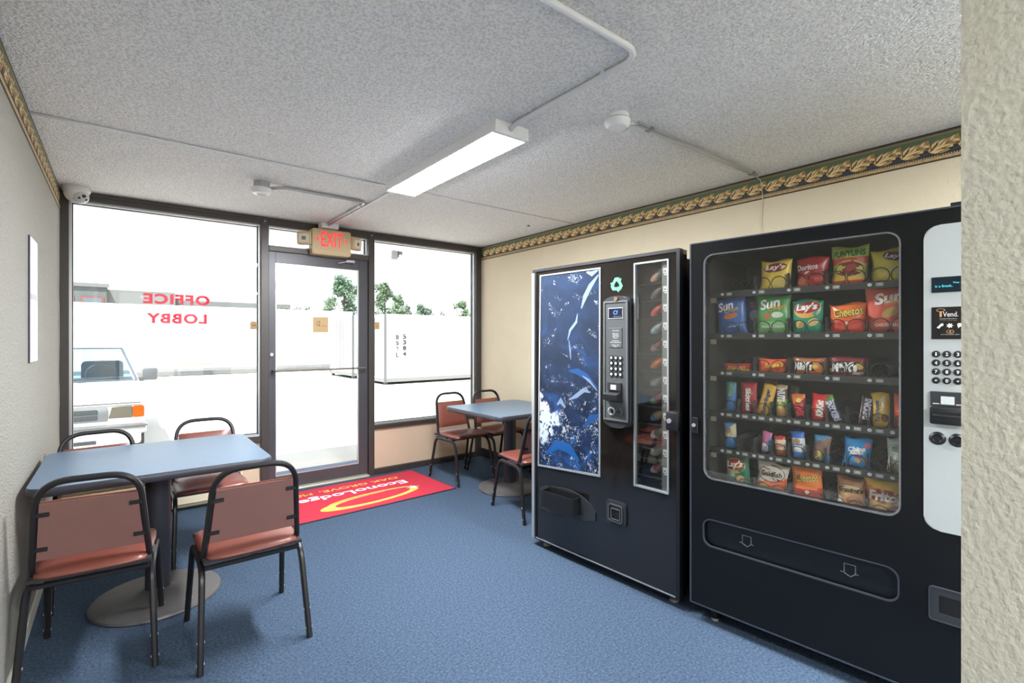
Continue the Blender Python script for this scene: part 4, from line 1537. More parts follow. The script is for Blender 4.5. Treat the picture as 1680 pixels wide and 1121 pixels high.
# bill acceptor
ba = empty('bill_acceptor')
ba.parent = v2
obj('upper_face', bx(0.903, 1.000, -0.022, -0.011, 1.128, 1.180, bev=0.002), M_dgrey, ba)
obj('bill_picture', bx(0.932, 0.968, -0.0232, -0.022, 1.136, 1.164), mat('pale_bill_print', (200, 206, 204)), ba)
obj('print_line', bx(0.910, 0.928, -0.0228, -0.022, 1.136, 1.1385), M_wprint, ba)
obj('print_line', bx(0.972, 0.990, -0.0228, -0.022, 1.136, 1.1385), M_wprint, ba)
obj('mouth', bx(0.903, 1.000, -0.040, -0.011, 1.066, 1.126, bev=0.006), M_black, ba, smooth=True)
obj('slot', bx(0.914, 0.992, -0.042, -0.038, 1.102, 1.112), M_hole, ba)
obj('slot_lip', bx(0.912, 0.994, -0.046, -0.038, 1.096, 1.101), M_dgrey, ba)
for x in (0.922, 0.975):
    b = B()
    lathe(b, [(0, 0.004), (0.010, 0.004), (0.013, 0.008), (0.016, 0.008), (0.019, 0.005), (0.0235, 0.0)], 24)
    cb = obj('coin_button' if x < 0.95 else 'coin_slot', b, M_black, v2, smooth=True, loc=(x, YP, 1.013), rot=(PI / 2, 0, 0))
obj('slot', bx(0.963, 0.990, -0.0215, -0.012, 1.0115, 1.0145), M_hole, v2)

# trays with dividers, coils, number dots and price tags
M_tray = mat('dark_tray_rail', (48, 49, 46), 0.45)
M_coil = mat('dark_spring_wire', (40, 40, 40), 0.35, metal=0.6)
M_dotw = mat('number_dot', (206, 212, 214), 0.4)
M_tag = mat('price_tag', (150, 150, 146), 0.4)


def coil_mesh(r, depth, turns, wire=0.0016):
    bm = B()
    n = int(turns * 16)
    pts = []
    for i in range(n + 1):
        q = turns * i / n
        a = 2 * PI * q - PI / 2
        y_ = 0.008 * q if q < 1 else 0.008 + 0.05 * min(1, (q - 1) * 2) + (depth - 0.058) * max(0, q - 1.5) / (turns - 1.5)
        pts.append((r * math.cos(a), y_, r + r * math.sin(a)))
    tube(bm, pts, rprof(wire, 5))
    me = bpy.data.meshes.new('coil')
    bm.to_mesh(me)
    bm.free()
    me.materials.append(M_coil)
    for p in me.polygons:
        p.use_smooth = True
    return me


coil_big = coil_mesh(0.032, 0.36, 6, 0.0019)
coil_small = coil_mesh(0.031, 0.36, 6, 0.0017)
trays = [(1.588, 5, 'wide'), (1.386, 5, 'wide'), (1.206, 5, 'wide'), (1.007, 10, 'narrow'), (0.830, 10, 'narrow'), (0.640, 5, 'wide')]
dot_b = B()
prism(dot_b, [(0.0075 * math.cos(a * PI / 8), 0.0065 * math.sin(a * PI / 8)) for a in range(16)], -0.001, 0.0)
dot_me = bpy.data.meshes.new('number_dot')
dot_b.to_mesh(dot_me)
dot_b.free()
dot_me.materials.append(M_dotw)
dark_ink2 = mat('navy_ink', (40, 44, 60), 0.5)
for ti, (z, n, kind) in enumerate(trays):
    tr = obj('tray', bx(0.052, 0.843, 0.10, 0.56, z - 0.012, z - 0.004), M_tray, v2)
    obj('price_rail', bx(0.052, 0.843, 0.088, 0.10, z - 0.022, z + 0.008, bev=0.002), M_tray, tr)
    obj('hinge_tab', bx(0.058, 0.085, 0.090, 0.10, z - 0.045, z - 0.022), mat('tan_tab', (150, 142, 120), 0.5), tr)
    pitch = 0.735 / n
    for k in range(n):
        x0 = 0.1085 + k * pitch
        if ti < 5:
            d = obj('number_dot', dot_me, None, tr, loc=(x0 + 0.010, 0.087, z - 0.006))
            wall_text('number', str((ti + 1) * 10 + k), dark_ink2, 0, 0, -0.0014, 0.008, 0.006, d)
            obj('price_tag', bx(x0 + 0.030, x0 + 0.055, 0.0865, 0.088, z - 0.013, z + 0.001), M_tag, tr)
            wall_text('price', '.75' if ti < 2 or ti == 4 else '1.00', M_wprint, x0 + 0.0425, z - 0.006, 0.0862, 0.013, 0.006, tr)
        if k:
            obj('divider', bx(x0 - 0.0035, x0 - 0.0022, 0.115, 0.55, z - 0.004, z + (0.075 if kind == 'wide' else 0.07)), mat('thin_divider', (80, 82, 80), 0.4), tr)
        if kind == 'wide':
            for q in (0.27, 0.73):
                obj('coil', coil_big, None, tr, loc=(x0 + pitch * q, 0.108, z - 0.002))
        else:
            obj('coil', coil_small, None, tr, loc=(x0 + pitch * 0.5, 0.108, z - 0.002))
# ------------------------------------------------------------------ snacks
def bag_surface(w, h, t, seed, bar):
    rnd = random.Random(seed)
    ph = [rnd.uniform(0, 6.28) for _ in range(6)]

    def xz(u, v):
        side = 1 - (0.10 if not bar else 0.04) * (1 - v * v) * 1.0
        side += 0.02 * math.sin(5 * v + ph[0])
        top = (0.006 if not bar else 0.0022) * math.sin(3 * u + ph[1]) * (abs(v) ** 6)
        return u * w / 2 * side, h * (v + 1) / 2 + top * (1 if v > 0 else -0.3)

    def yf(u, v, front=True):
        e = max(0.0, 1 - abs(u) ** 2.4) ** 0.7 * max(0.0, 1 - abs(v) ** 3.2) ** 0.8
        wr = 0.10 * math.sin(7 * v + 4 * u + ph[2]) * (1 - abs(v) ** 4) + 0.08 * math.sin(9 * u - 6 * v + ph[3]) + 0.10 * math.sin(16 * u + ph[4]) * abs(v) ** 2
        s = t / 2 * (e * (1 + wr * 0.8) + 0.03)
        return -s if front else s
    return xz, yf


M_foil = {}


def foil(c, rough=0.3):
    c = tuple(min(245, int(v_ * 1.13)) for v_ in c)
    k = 'foil_%d_%d_%d' % c
    return mat(k, c, rough, spec=0.6, bump=(40, 0.12, 0.004, 2))


PRN = {}


def ink(c):
    return mat('ink_%d_%d_%d' % c, c, 0.4)


def snack(name, label, cat, s, w, z0, h, bands, texts=(), blobs=(), t=0.046, roll=0.0, yaw=0.0, depth=0.146, bar=False, seed=None, group='snacks in the snack machine'):
    seed = seed if seed is not None else int(s * 1000 + z0 * 10000)
    xz, yf = bag_surface(w, h, t, seed, bar)
    bm = B()
    nu, nv = (14, 18) if not bar else (8, 16)
    F, K = [], []
    for i in range(nu + 1):
        a, b_ = [], []
        for j in range(nv + 1):
            u, v = -1 + 2 * i / nu, -1 + 2 * j / nv
            x, z = xz(u, v)
            a.append(bm.verts.new((x, yf(u, v), z)))
            b_.append(bm.verts.new((x, yf(u, v, False), z)))
        F.append(a)
        K.append(b_)

    def band(u, v):
        # bands: list of (limit v, slope, index) from the bottom up
        for k, (lim, sl, _) in enumerate(bands):
            if v < lim + sl * u:
                return k
        return len(bands) - 1
    for i in range(nu):
        for j in range(nv):
            u, v = -1 + 2 * (i + .5) / nu, -1 + 2 * (j + .5) / nv
            k = band(u, v)
            bm.faces.new((F[i][j], F[i + 1][j], F[i + 1][j + 1], F[i][j + 1])).material_index = k
            bm.faces.new((K[i][j], K[i][j + 1], K[i + 1][j + 1], K[i + 1][j])).material_index = k
    for j in range(nv):
        k = band(0, -1 + 2 * (j + .5) / nv)
        bm.faces.new((F[0][j], F[0][j + 1], K[0][j + 1], K[0][j])).material_index = k
        bm.faces.new((F[nu][j + 1], F[nu][j], K[nu][j], K[nu][j + 1])).material_index = k
    for i in range(nu):
        bm.faces.new((F[i][0], K[i][0], K[i + 1][0], F[i + 1][0])).material_index = band(0, -1)
        bm.faces.new((F[i][nv], F[i + 1][nv], K[i + 1][nv], K[i][nv])).material_index = band(0, 1)
    o = obj(name, bm, [foil(c) for _, _, c in bands], smooth='all', label=label, cat=cat, group=group)
    o.matrix_world = R2 @ Matrix.Translation((s, depth, z0)) @ Matrix.Rotation(yaw, 4, 'Z') @ Matrix.Rotation(math.radians(roll), 4, 'Y')

    def place(px, pz, off):
        v = max(-0.97, min(0.97, pz / h * 2 - 1))
        side = xz(1, v)[0] * 2 / w
        u = max(-0.97, min(0.97, px / (w / 2 * side)))
        return (u * w / 2 * side, yf(u, v) - off, v * h / 2 + h / 2)
    for bi, (c, u0, v0, rw, rh, rot) in enumerate(blobs):
        bb = B()
        cx, cz = u0 * w / 2, (v0 + 1) / 2 * h
        ca, sa = math.cos(math.radians(rot)), math.sin(math.radians(rot))
        rings = [[bb.verts.new(place(cx, cz, 0.0010 + 0.0004 * bi))]]
        for q in (0.5, 1.0):
            rr = []
            for k in range(16):
                a = k * PI / 8
                dx, dz = q * rw * w / 2 * math.cos(a), q * rh * h / 2 * math.sin(a)
                rr.append(bb.verts.new(place(cx + dx * ca - dz * sa, cz + dx * sa + dz * ca, 0.0010 + 0.0004 * bi)))
            rings.append(rr)
        for k in range(16):
            j = (k + 1) % 16
            bb.faces.new((rings[0][0], rings[1][k], rings[1][j]))
            bb.faces.new((rings[1][k], rings[2][k], rings[2][j], rings[1][j]))
        obj('print', bb, ink(c), o, smooth='all')
    for ti_, (body, c, u0, v0, tw, th, rot, shear, bold) in enumerate(texts):
        V, Fc = text_mesh(body, width=tw * w, height=th * h, shear=shear, bold=bold) if abs(rot) < 45 else text_mesh(body, width=tw * h, height=th * w, shear=shear, bold=bold)
        cx, cz = u0 * w / 2, (v0 + 1) / 2 * h
        ca, sa = math.cos(math.radians(rot)), math.sin(math.radians(rot))
        me = bpy.data.meshes.new('lettering')
        me.from_pydata([place(cx + a * ca - d * sa, cz + a * sa + d * ca, 0.0030 + 0.0012 * ti_) for a, d in V], [], Fc)
        obj('lettering', me, ink(c), o)
    return o


W_, K_ = (240, 238, 234), (30, 26, 24)
Y_, R_, G_, Bl = (206, 182, 70), (168, 44, 44), (70, 128, 74), (58, 92, 150)
# top shelf
z = 1.586
snack('chip_bag', 'plain yellow potato chip bag with red logo, leftmost on the top shelf', 'chip bag', 0.336, 0.138, z, 0.142, [(9, 0, (212, 184, 78))],
      [("Lay's", W_, 0.02, 0.50, 0.58, 0.22, 4, 0.2, 0.03)], [((150, 52, 48), 0.02, 0.50, 0.72, 0.30, 8), ((224, 200, 110), 0.35, -0.55, 0.4, 0.3, 0)], roll=3)
snack('chip_bag', 'dark red tortilla chip bag on the top shelf', 'chip bag', 0.490, 0.130, z, 0.140, [(9, 0, (150, 46, 48))],
      [('Doritos', W_, -0.25, 0.35, 0.64, 0.17, 3, 0.1, 0.02)], [((196, 92, 60), -0.5, -0.55, 0.35, 0.3, 20), ((184, 70, 60), 0.5, -0.5, 0.4, 0.25, -30), ((222, 196, 160), -0.25, 0.02, 0.16, 0.06, 30)])
snack('chip_bag', 'tall green and red onion ring snack bag on the top shelf', 'chip bag', 0.629, 0.138, z - 0.004, 0.172, [(-0.62, 0, (196, 64, 50)), (-0.46, 0, (206, 170, 70)), (0.12, 0, (176, 176, 76)), (0.42, 0, (176, 70, 48)), (9, 0, (168, 178, 92))],
      [('FUNYUNS', (60, 120, 50), 0.0, 0.63, 0.82, 0.16, 2, 0.1, 0.05)], [((214, 190, 110), 0, -0.12, 0.82, 0.42, 0), ((130, 50, 44), 0, -0.12, 0.74, 0.36, 0), ((170, 70, 56), 0.1, -0.06, 0.3, 0.16, 20)])
snack('chip_bag', 'yellow wavy potato chip bag at the right end of the top shelf', 'chip bag', 0.765, 0.132, z - 0.002, 0.142, [(9, 0, (196, 182, 72))],
      [('Wavy', (96, 56, 60), 0.15, 0.66, 0.42, 0.14, -8, 0.2, 0.03), ("Lay's", W_, 0.25, 0.52, 0.5, 0.16, -8, 0.2, 0.03)], [((120, 60, 60), 0.25, 0.55, 0.6, 0.26, -8), ((220, 200, 110), 0.0, -0.3, 0.5, 0.25, 10)])
# second shelf
z = 1.386
snack('chip_bag', 'blue multigrain chip bag on the second shelf', 'chip bag', 0.145, 0.148, z, 0.186, [(9, 0, (64, 98, 158))],
      [('Sun', W_, -0.25, 0.52, 0.52, 0.24, 10, 0.2, 0.03), ('Chips', (230, 180, 80), 0.15, 0.28, 0.45, 0.14, 14, 0.2, 0.02), ('original', W_, 0.3, -0.55, 0.4, 0.06, 6, 0, 0.01)], [((200, 120, 60), 0.05, -0.02, 0.45, 0.14, 10)], roll=-4)
snack('chip_bag', 'second blue chip bag standing behind the blue multigrain chips', 'chip bag', 0.205, 0.12, z, 0.180, [(9, 0, (50, 76, 128))], [('S', (214, 120, 130), 0.2, 0.62, 0.2, 0.16, 0, 0, 0.03)], [((150, 160, 170), 0.4, 0.05, 0.4, 0.3, 0)], depth=0.21, t=0.03)
snack('chip_bag', 'green multigrain chip bag on the second shelf', 'chip bag', 0.329, 0.155, z, 0.184, [(-0.35, 0, (120, 170, 108)), (9, 0, (84, 142, 84))],
      [('Sun', W_, -0.12, 0.55, 0.56, 0.26, 10, 0.2, 0.03), ('Chips', (226, 160, 60), 0.30, 0.33, 0.46, 0.14, 14, 0.2, 0.02), ('FRENCH ONION', W_, 0.05, -0.6, 0.6, 0.07, 0, 0, 0.02)], [((196, 110, 70), -0.25, -0.08, 0.2, 0.14, 20), ((214, 222, 200), 0.3, -0.02, 0.32, 0.15, 0)])
snack('chip_bag', 'teal potato chip bag with red and yellow logo on the second shelf', 'chip bag', 0.471, 0.128, z, 0.152, [(9, 0, (36, 132, 104))],
      [("Lay's", W_, 0, 0.55, 0.66, 0.26, 4, 0.2, 0.04)], [((226, 170, 80), 0.02, 0.46, 0.84, 0.52, 6), ((176, 40, 44), 0, 0.55, 0.80, 0.34, 6), ((214, 180, 110), -0.4, -0.42, 0.28, 0.22, 30), ((224, 196, 130), 0.4, -0.3, 0.34, 0.20, 30)])
snack('chip_bag', 'orange and red cheese puff bag on the second shelf', 'chip bag', 0.621, 0.136, z, 0.128, [(-0.1, 0.12, (200, 50, 48)), (9, 0, (204, 100, 50))],
      [('Cheetos', K_, 0.06, 0.45, 0.78, 0.28, 8, 0.1, 0.05), ('Cheetos', (236, 210, 90), 0.06, 0.45, 0.76, 0.27, 8, 0.1, 0.02)], [((226, 90, 60), 0.4, -0.5, 0.4, 0.16, 20), ((236, 110, 80), -0.4, -0.55, 0.35, 0.12, -20), ((236, 214, 170), 0.0, -0.3, 0.12, 0.12, 0)])
snack('chip_bag', 'large red multigrain chip bag at the right end of the second shelf', 'chip bag', 0.750, 0.140, z, 0.190, [(9, 0, (206, 92, 76))],
      [('Sun', W_, 0.15, 0.52, 0.68, 0.24, 10, 0.2, 0.04), ('Chips', (230, 170, 70), 0.45, 0.32, 0.5, 0.14, 12, 0.2, 0.02), ('GARDEN SALSA', W_, 0.2, -0.62, 0.66, 0.07, 0, 0, 0.02)], [((206, 170, 96), 0.25, -0.10, 0.42, 0.18, 30)])
# third shelf: flat packets lying
z = 1.206
snack('candy_packet', 'flat red and yellow candy box lying at the left of the third shelf', 'candy', 0.169, 0.139, z + 0.002, 0.040, [(-0.2, 0, (214, 150, 60)), (9, 0, (190, 60, 50))], [('STARBURST', (250, 226, 120), 0, -0.1, 0.6, 0.4, 0, 0.1, 0.02)], t=0.03, bar=True)
snack('candy_packet', 'orange peanut butter cup packet on the third shelf', 'candy', 0.326, 0.128, z + 0.002, 0.066, [(9, 0, (226, 96, 62))],
      [("Reese's", (250, 214, 80), 0.15, 0.2, 0.62, 0.36, 8, 0.3, 0.03), ('peanut butter', (110, 70, 40), 0.15, -0.35, 0.5, 0.12, 0, 0, 0.01)], [((200, 70, 44), 0.55, 0.0, 0.42, 0.5, 30)], t=0.03, bar=True)
snack('candy_packet', 'brown and orange chocolate candy packet on the third shelf', 'candy', 0.479, 0.130, z + 0.001, 0.076, [(-0.55, 0, (176, 96, 50)), (0.5, 0, (60, 42, 36)), (9, 0, (150, 96, 60))],
      [("M&M's", W_, -0.35, 0.05, 0.55, 0.5, 0, 0.1, 0.05)], [((218, 128, 60), 0.62, 0.15, 0.42, 0.75, 0), ((222, 190, 100), 0.4, 0.0, 0.18, 0.25, 0), ((96, 110, 160), 0.75, 0.4, 0.14, 0.22, 0)], t=0.035, bar=True)
snack('candy_packet', 'dark red chocolate candy packet on the third shelf', 'candy', 0.621, 0.139, z, 0.084, [(9, 0, (120, 40, 46))],
      [("M&M's", W_, -0.15, 0.0, 0.66, 0.5, 2, 0.1, 0.06), ('VARIETY', W_, 0.55, -0.6, 0.28, 0.12, 0, 0, 0.02)], [((60, 46, 42), -0.1, 0.0, 0.78, 0.66, 0), ((222, 190, 96), 0.62, 0.12, 0.2, 0.34, 0), ((206, 180, 90), -0.85, -0.35, 0.1, 0.2, 0)], t=0.035, bar=True)
# fourth shelf: bars on end
z = 1.009
V90 = -90
snack('candy_bar', 'slim blue and green wrapper at the left of the fourth shelf', 'candy', 0.138, 0.050, z, 0.146, [(0.1, 0.3, (70, 116, 170)), (9, 0, (84, 130, 140))], [('mints', (150, 200, 110), 0.1, 0.5, 0.4, 0.4, V90, 0, 0.02)], t=0.024, bar=True)
snack('candy_bar', 'red fruit candy bag with white letters on the fourth shelf', 'candy', 0.221, 0.074, z, 0.152, [(9, 0, (160, 44, 52))], [('Skittles', W_, 0.05, -0.1, 0.72, 0.34, V90, 0, 0.05)], [((96, 150, 70), 0.0, 0.45, 0.3, 0.12, 0), ((200, 110, 60), 0.35, 0.3, 0.3, 0.14, 20)], t=0.028, bar=True)
snack('candy_bar', 'yellow crunchy bar wrapper leaning on the fourth shelf', 'candy', 0.283, 0.058, z, 0.150, [(9, 0, (214, 168, 76))], [('Butterfinger', (40, 60, 110), 0.1, -0.1, 0.80, 0.42, 90, 0.1, 0.03)], t=0.024, roll=14, bar=True)
snack('candy_bar', 'brown wrapper tip behind the yellow leaning bar', 'candy', 0.317, 0.05, z + 0.03, 0.130, [(9, 0, (120, 84, 54))], [], t=0.02, depth=0.20, roll=-6, bar=True)
snack('candy_bar', 'white, green and brown nut bar wrapper on the fourth shelf', 'candy', 0.366, 0.048, z, 0.148, [(-0.35, 0, (196, 150, 100)), (0.12, 0, (108, 136, 60)), (0.75, 0, (90, 70, 56)), (9, 0, (190, 160, 120))], [('NUTS', W_, 0.0, 0.35, 0.42, 0.7, V90, 0, 0.06), ('milk', (240, 226, 140), 0, -0.2, 0.3, 0.4, V90, 0, 0.03)], t=0.026, bar=True)
snack('candy_bar', 'silver brown wrapper behind the nut bar', 'candy', 0.398, 0.044, z, 0.14, [(9, 0, (92, 84, 80))], [], t=0.02, depth=0.21, bar=True)
snack('candy_bar', 'red and gold caramel cookie bar leaning on the fourth shelf', 'candy', 0.447, 0.056, z, 0.112, [(0.4, 0.2, (120, 34, 38)), (9, 0, (214, 120, 60))], [('TWIX', (226, 70, 80), 0.0, -0.25, 0.55, 0.62, V90, 0, 0.06)], [((236, 200, 110), 0.1, 0.5, 0.4, 0.18, 30)], t=0.024, roll=-8, bar=True)
snack('candy_bar', 'bright red wafer bar with white oval letters on the fourth shelf', 'candy', 0.516, 0.066, z, 0.118, [(9, 0, (206, 44, 48))], [('KitKat', W_, 0.05, -0.05, 0.62, 0.42, 90, 0.2, 0.05)], [((226, 100, 70), 0.05, -0.1, 0.6, 0.72, 0)], t=0.026, roll=3, bar=True)
snack('candy_bar', 'dark green and purple bar leaning left on the fourth shelf', 'candy', 0.592, 0.046, z, 0.124, [(0.55, 0, (48, 50, 72)), (9, 0, (96, 130, 70))], [('SNICKERS', (206, 206, 226), 0.0, -0.12, 0.72, 0.55, V90, 0.1, 0.05)], t=0.026, roll=-24, bar=True)
snack('candy_bar', 'thin dark bar with white edge standing on the fourth shelf', 'candy', 0.678, 0.044, z, 0.128, [(9, 0, (74, 50, 50))], [('SNICKERS', (222, 222, 240), 0.15, 0.1, 0.7, 0.55, V90, 0.1, 0.05)], [((196, 190, 184), -0.88, 0.0, 0.12, 0.94, 0)], t=0.026, roll=7, bar=True)
snack('candy_bar', 'yellow cookie wrapper with a brown cookie on the fourth shelf', 'candy', 0.738, 0.062, z - 0.002, 0.142, [(9, 0, (224, 180, 72))], [('Toll House', (60, 80, 150), -0.35, -0.05, 0.6, 0.26, 90, 0, 0.03), ('Nestle', W_, 0.25, 0.4, 0.4, 0.2, 90, 0, 0.03)], [((130, 80, 50), 0.4, -0.42, 0.4, 0.24, 0)], t=0.03, roll=-3, bar=True)
snack('candy_bar', 'orange red bar at the right end of the fourth shelf', 'candy', 0.800, 0.05, z, 0.140, [(9, 0, (206, 84, 54))], [("Reese's", (250, 214, 80), 0, -0.3, 0.5, 0.5, 90, 0, 0.03)], t=0.026, bar=True)
# fifth shelf
z = 0.832
snack('candy_bar', 'light blue bar wrapper at the left of the fifth shelf', 'candy', 0.138, 0.058, z, 0.124, [(-0.1, 0, (64, 130, 186)), (0.6, 0.5, (190, 180, 150)), (9, 0, (84, 140, 184))], [('rice', (200, 140, 70), -0.2, 0.35, 0.2, 0.5, 90, 0, 0.03)], t=0.026, roll=-3, bar=True)
snack('candy_bar', 'slim pink and blue wrapper on the fifth shelf', 'candy', 0.297, 0.042, z, 0.102, [(-0.2, 0.9, (90, 130, 190)), (9, 0, (196, 110, 150))], [('GUM', W_, 0, -0.4, 0.35, 0.6, 90, 0, 0.04)], t=0.022, roll=4, bar=True)
snack('candy_bar', 'small red, cream and brown wrapper on the fifth shelf', 'candy', 0.365, 0.050, z, 0.090, [(-0.35, 0, (170, 96, 60)), (0.65, 0, (224, 196, 166)), (9, 0, (196, 60, 52))], [('Duo', (200, 80, 120), 0, 0.1, 0.5, 0.2, 0, 0, 0.03)], t=0.024, roll=-6, bar=True)
snack('candy_bar', 'blue and white wrapper on the fifth shelf', 'candy', 0.440, 0.056, z, 0.122, [(-0.45, 0, (70, 130, 206)), (0.45, 0, (206, 206, 204)), (9, 0, (64, 110, 184))], [('treats', (70, 110, 180), 0, 0.05, 0.7, 0.08, 0, 0, 0.02)], [((190, 160, 120), -0.1, 0.28, 0.5, 0.2, 0)], t=0.028, roll=-5, bar=True)
snack('candy_bar', 'blue and brown wrapper with a torn look on the fifth shelf', 'candy', 0.520, 0.064, z, 0.116, [(-0.7, 0.5, (90, 150, 190)), (0.7, 0.3, (130, 100, 90)), (9, 0, (80, 150, 190))], [('Chewy', (230, 216, 120), -0.1, -0.45, 0.4, 0.5, 90, 0.1, 0.03)], t=0.032, roll=5, bar=True)
snack('cookie_pouch', 'bright blue mini cookie pouch with a logo on the fifth shelf', 'snack bag', 0.650, 0.100, z - 0.001, 0.124, [(9, 0, (48, 142, 206))],
      [('Chips', W_, 0, 0.25, 0.62, 0.22, 10, 0.2, 0.06), ('Ahoy!', W_, 0.0, 0.02, 0.5, 0.14, 10, 0.2, 0.05)], [((226, 120, 140), 0.7, 0.62, 0.2, 0.2, 0), ((200, 160, 110), 0.1, -0.45, 0.22, 0.18, 0), ((190, 150, 110), 0.55, -0.35, 0.2, 0.16, 0), ((196, 60, 70), 0.1, -0.12, 0.4, 0.08, 0)], t=0.045, roll=4)
snack('cookie_pouch', 'pale grey green cracker pouch at the right end of the fifth shelf', 'snack bag', 0.790, 0.076, z, 0.142, [(-0.4, 0, (176, 160, 130)), (0.55, 0, (206, 212, 200)), (9, 0, (196, 206, 206))], [('veggie', (90, 140, 80), 0, 0.45, 0.6, 0.10, 0, 0, 0.02)], [((160, 190, 150), 0, 0.45, 0.8, 0.22, 0)], t=0.04)
# bottom shelf
z = 0.642
snack('chip_bag', 'dark green potato chip bag at the left of the bottom shelf', 'chip bag', 0.176, 0.118, z, 0.160, [(9, 0, (40, 112, 84))],
      [("Lay's", W_, -0.12, 0.45, 0.66, 0.24, 4, 0.2, 0.04)], [((206, 176, 96), -0.1, 0.38, 0.80, 0.46, 4), ((166, 40, 42), -0.12, 0.47, 0.76, 0.34, 6), ((160, 190, 160), -0.5, -0.1, 0.4, 0.24, -30), ((222, 176, 120), 0.3, -0.35, 0.3, 0.2, 20)], roll=-4)
snack('chip_bag', 'silver and orange fish cracker bag on the bottom shelf', 'snack bag', 0.318, 0.140, z, 0.152, [(-0.05, 0.25, (220, 100, 48)), (9, 0, (196, 192, 182))],
      [('Goldfish', K_, 0.0, 0.36, 0.62, 0.16, 4, 0.1, 0.02)], [((150, 60, 50), 0, 0.36, 0.80, 0.52, 6), ((222, 214, 200), 0, 0.36, 0.76, 0.46, 6), ((236, 190, 80), -0.35, -0.45, 0.3, 0.2, 20)], roll=5)
snack('chip_bag', 'orange and red cheese puff bag on the bottom shelf', 'chip bag', 0.474, 0.128, z - 0.004, 0.172, [(-0.2, 0.05, (178, 34, 36)), (9, 0, (220, 116, 56))],
      [('Cheetos', K_, 0.05, 0.38, 0.72, 0.21, 6, 0.1, 0.05), ('Cheetos', (236, 210, 110), 0.05, 0.38, 0.70, 0.20, 6, 0.1, 0.02)], [((206, 60, 50), 0.4, -0.5, 0.5, 0.2, 20), ((226, 90, 60), -0.3, -0.6, 0.3, 0.1, -20), ((236, 200, 180), 0.05, -0.35, 0.12, 0.1, 0)], roll=-3)
snack('cookie_pouch', 'brown cookie bag on the bottom shelf', 'snack bag', 0.633, 0.106, z, 0.146, [(0.25, 0, (190, 140, 96)), (9, 0, (140, 100, 70))],
      [("Grandma's", K_, 0.0, 0.32, 0.80, 0.15, 2, 0.2, 0.02)], [((222, 200, 160), -0.1, 0.34, 0.86, 0.22, 4), ((170, 110, 70), 0.25, -0.35, 0.5, 0.4, 0), ((120, 76, 48), 0.1, -0.3, 0.08, 0.06, 0), ((120, 76, 48), 0.4, -0.45, 0.08, 0.06, 0), ((230, 226, 216), -0.75, -0.35, 0.18, 0.24, 0)])
snack('chip_bag', 'yellow and red corn chip bag at the right end of the bottom shelf', 'chip bag', 0.752, 0.130, z, 0.160, [(-0.35, 0.2, (150, 34, 42)), (0.0, 0.2, (226, 170, 80)), (0.45, -0.3, (206, 120, 50)), (9, 0, (226, 180, 80))],
      [('Fritos', W_, 0.1, 0.18, 0.86, 0.24, -4, 0.1, 0.05)], [((176, 50, 46), 0.1, 0.18, 0.94, 0.34, -4), ((236, 190, 100), -0.3, -0.4, 0.5, 0.2, -20)], roll=-4)
snack('chip_bag', 'brown corn chip bag behind the yellow and red one on the bottom shelf', 'chip bag', 0.790, 0.12, z, 0.176, [(9, 0, (120, 92, 58))], [('Fritos', (196, 186, 170), 0.1, 0.62, 0.6, 0.12, 0, 0.1, 0.04)], depth=0.215, t=0.03)

# ------------------------------------------------------------------ outside
GZ = -0.35
M_lot = mat('pale_concrete_lot', (206, 204, 200), 0.9, vary=(0.6, 0.05), bump=(30, 0.2, 0.004))
obj('ground', bx(-60, 80, -60, 110, GZ - 0.2, GZ), M_lot, kind='structure', label='pale concrete parking lot')
obj('sidewalk', bx(-20, 30, 0.12, 1.7, GZ - 0.2, -0.03, bev=0.01), mat('pale_sidewalk', (214, 212, 206), 0.9, vary=(1.5, 0.05)), kind='structure')
obj('outer_wall_left', bx(-14, XL - 0.12, -0.02, 0.12, GZ, 3.1), M_panel, kind='structure')
obj('outer_wall_right', bx(XR + 0.12, 18, -0.02, 0.12, GZ, 3.1), M_panel, kind='structure')
obj('roof', bx(-14, 18, LY - 0.3, 0.35, H + 0.12, 3.2), mat('roof_grey', (150, 148, 144), 0.8), kind='structure')

# storage containers and trailer
M_cont = mat('white_container_paint', (226, 227, 228), 0.45, vary=(0.5, 0.03))
M_crail = mat('grey_container_rail', (112, 114, 116), 0.5)
M_crub = mat('dark_gap', (70, 72, 76), 0.7)


def container(loc, L, Wd, Hh, label, posts=6, legs=0.12):
    t = empty('storage_container', loc, label=label, cat='container')
    obj('body', bx(0, L, 0, Wd, legs, Hh, bev=0.02), M_cont, t)
    obj('bottom_rail', bx(-0.01, L + 0.01, -0.015, Wd + 0.015, legs, legs + 0.14), M_crail, t)
    obj('top_rail', bx(-0.01, L + 0.01, -0.015, Wd + 0.015, Hh - 0.08, Hh), M_cont, t)
    for x in (0, L):
        for y in (0, Wd):
            obj('corner_post', bx(x - 0.06 if x else -0.02, x + 0.06 if not x else L + 0.02, y - 0.03, y + 0.03, legs, Hh), M_cont if x else mat('dark_corner_post', (92, 94, 98), 0.6), t)
            obj('support', bx(x - 0.1 if x else 0.05, x + 0.15 if not x else L - 0.05, y + (0.05 if not y else -0.25), y + (0.25 if not y else -0.05), 0, legs), M_crub, t)
    # door end with lock rods on the left face
    for y in (0.35 * Wd, 0.46 * Wd, 0.54 * Wd, 0.65 * Wd):
        b = B()
        cyl(b, (-0.03, y, legs + 0.2), (-0.03, y, Hh - 0.12), 0.018, seg=8)
        obj('lock_rod', b, M_crail, t)
    obj('door_gap', bx(-0.004, 0.0, Wd / 2 - 0.01, Wd / 2 + 0.01, legs + 0.15, Hh - 0.1), M_crub, t)
    return t


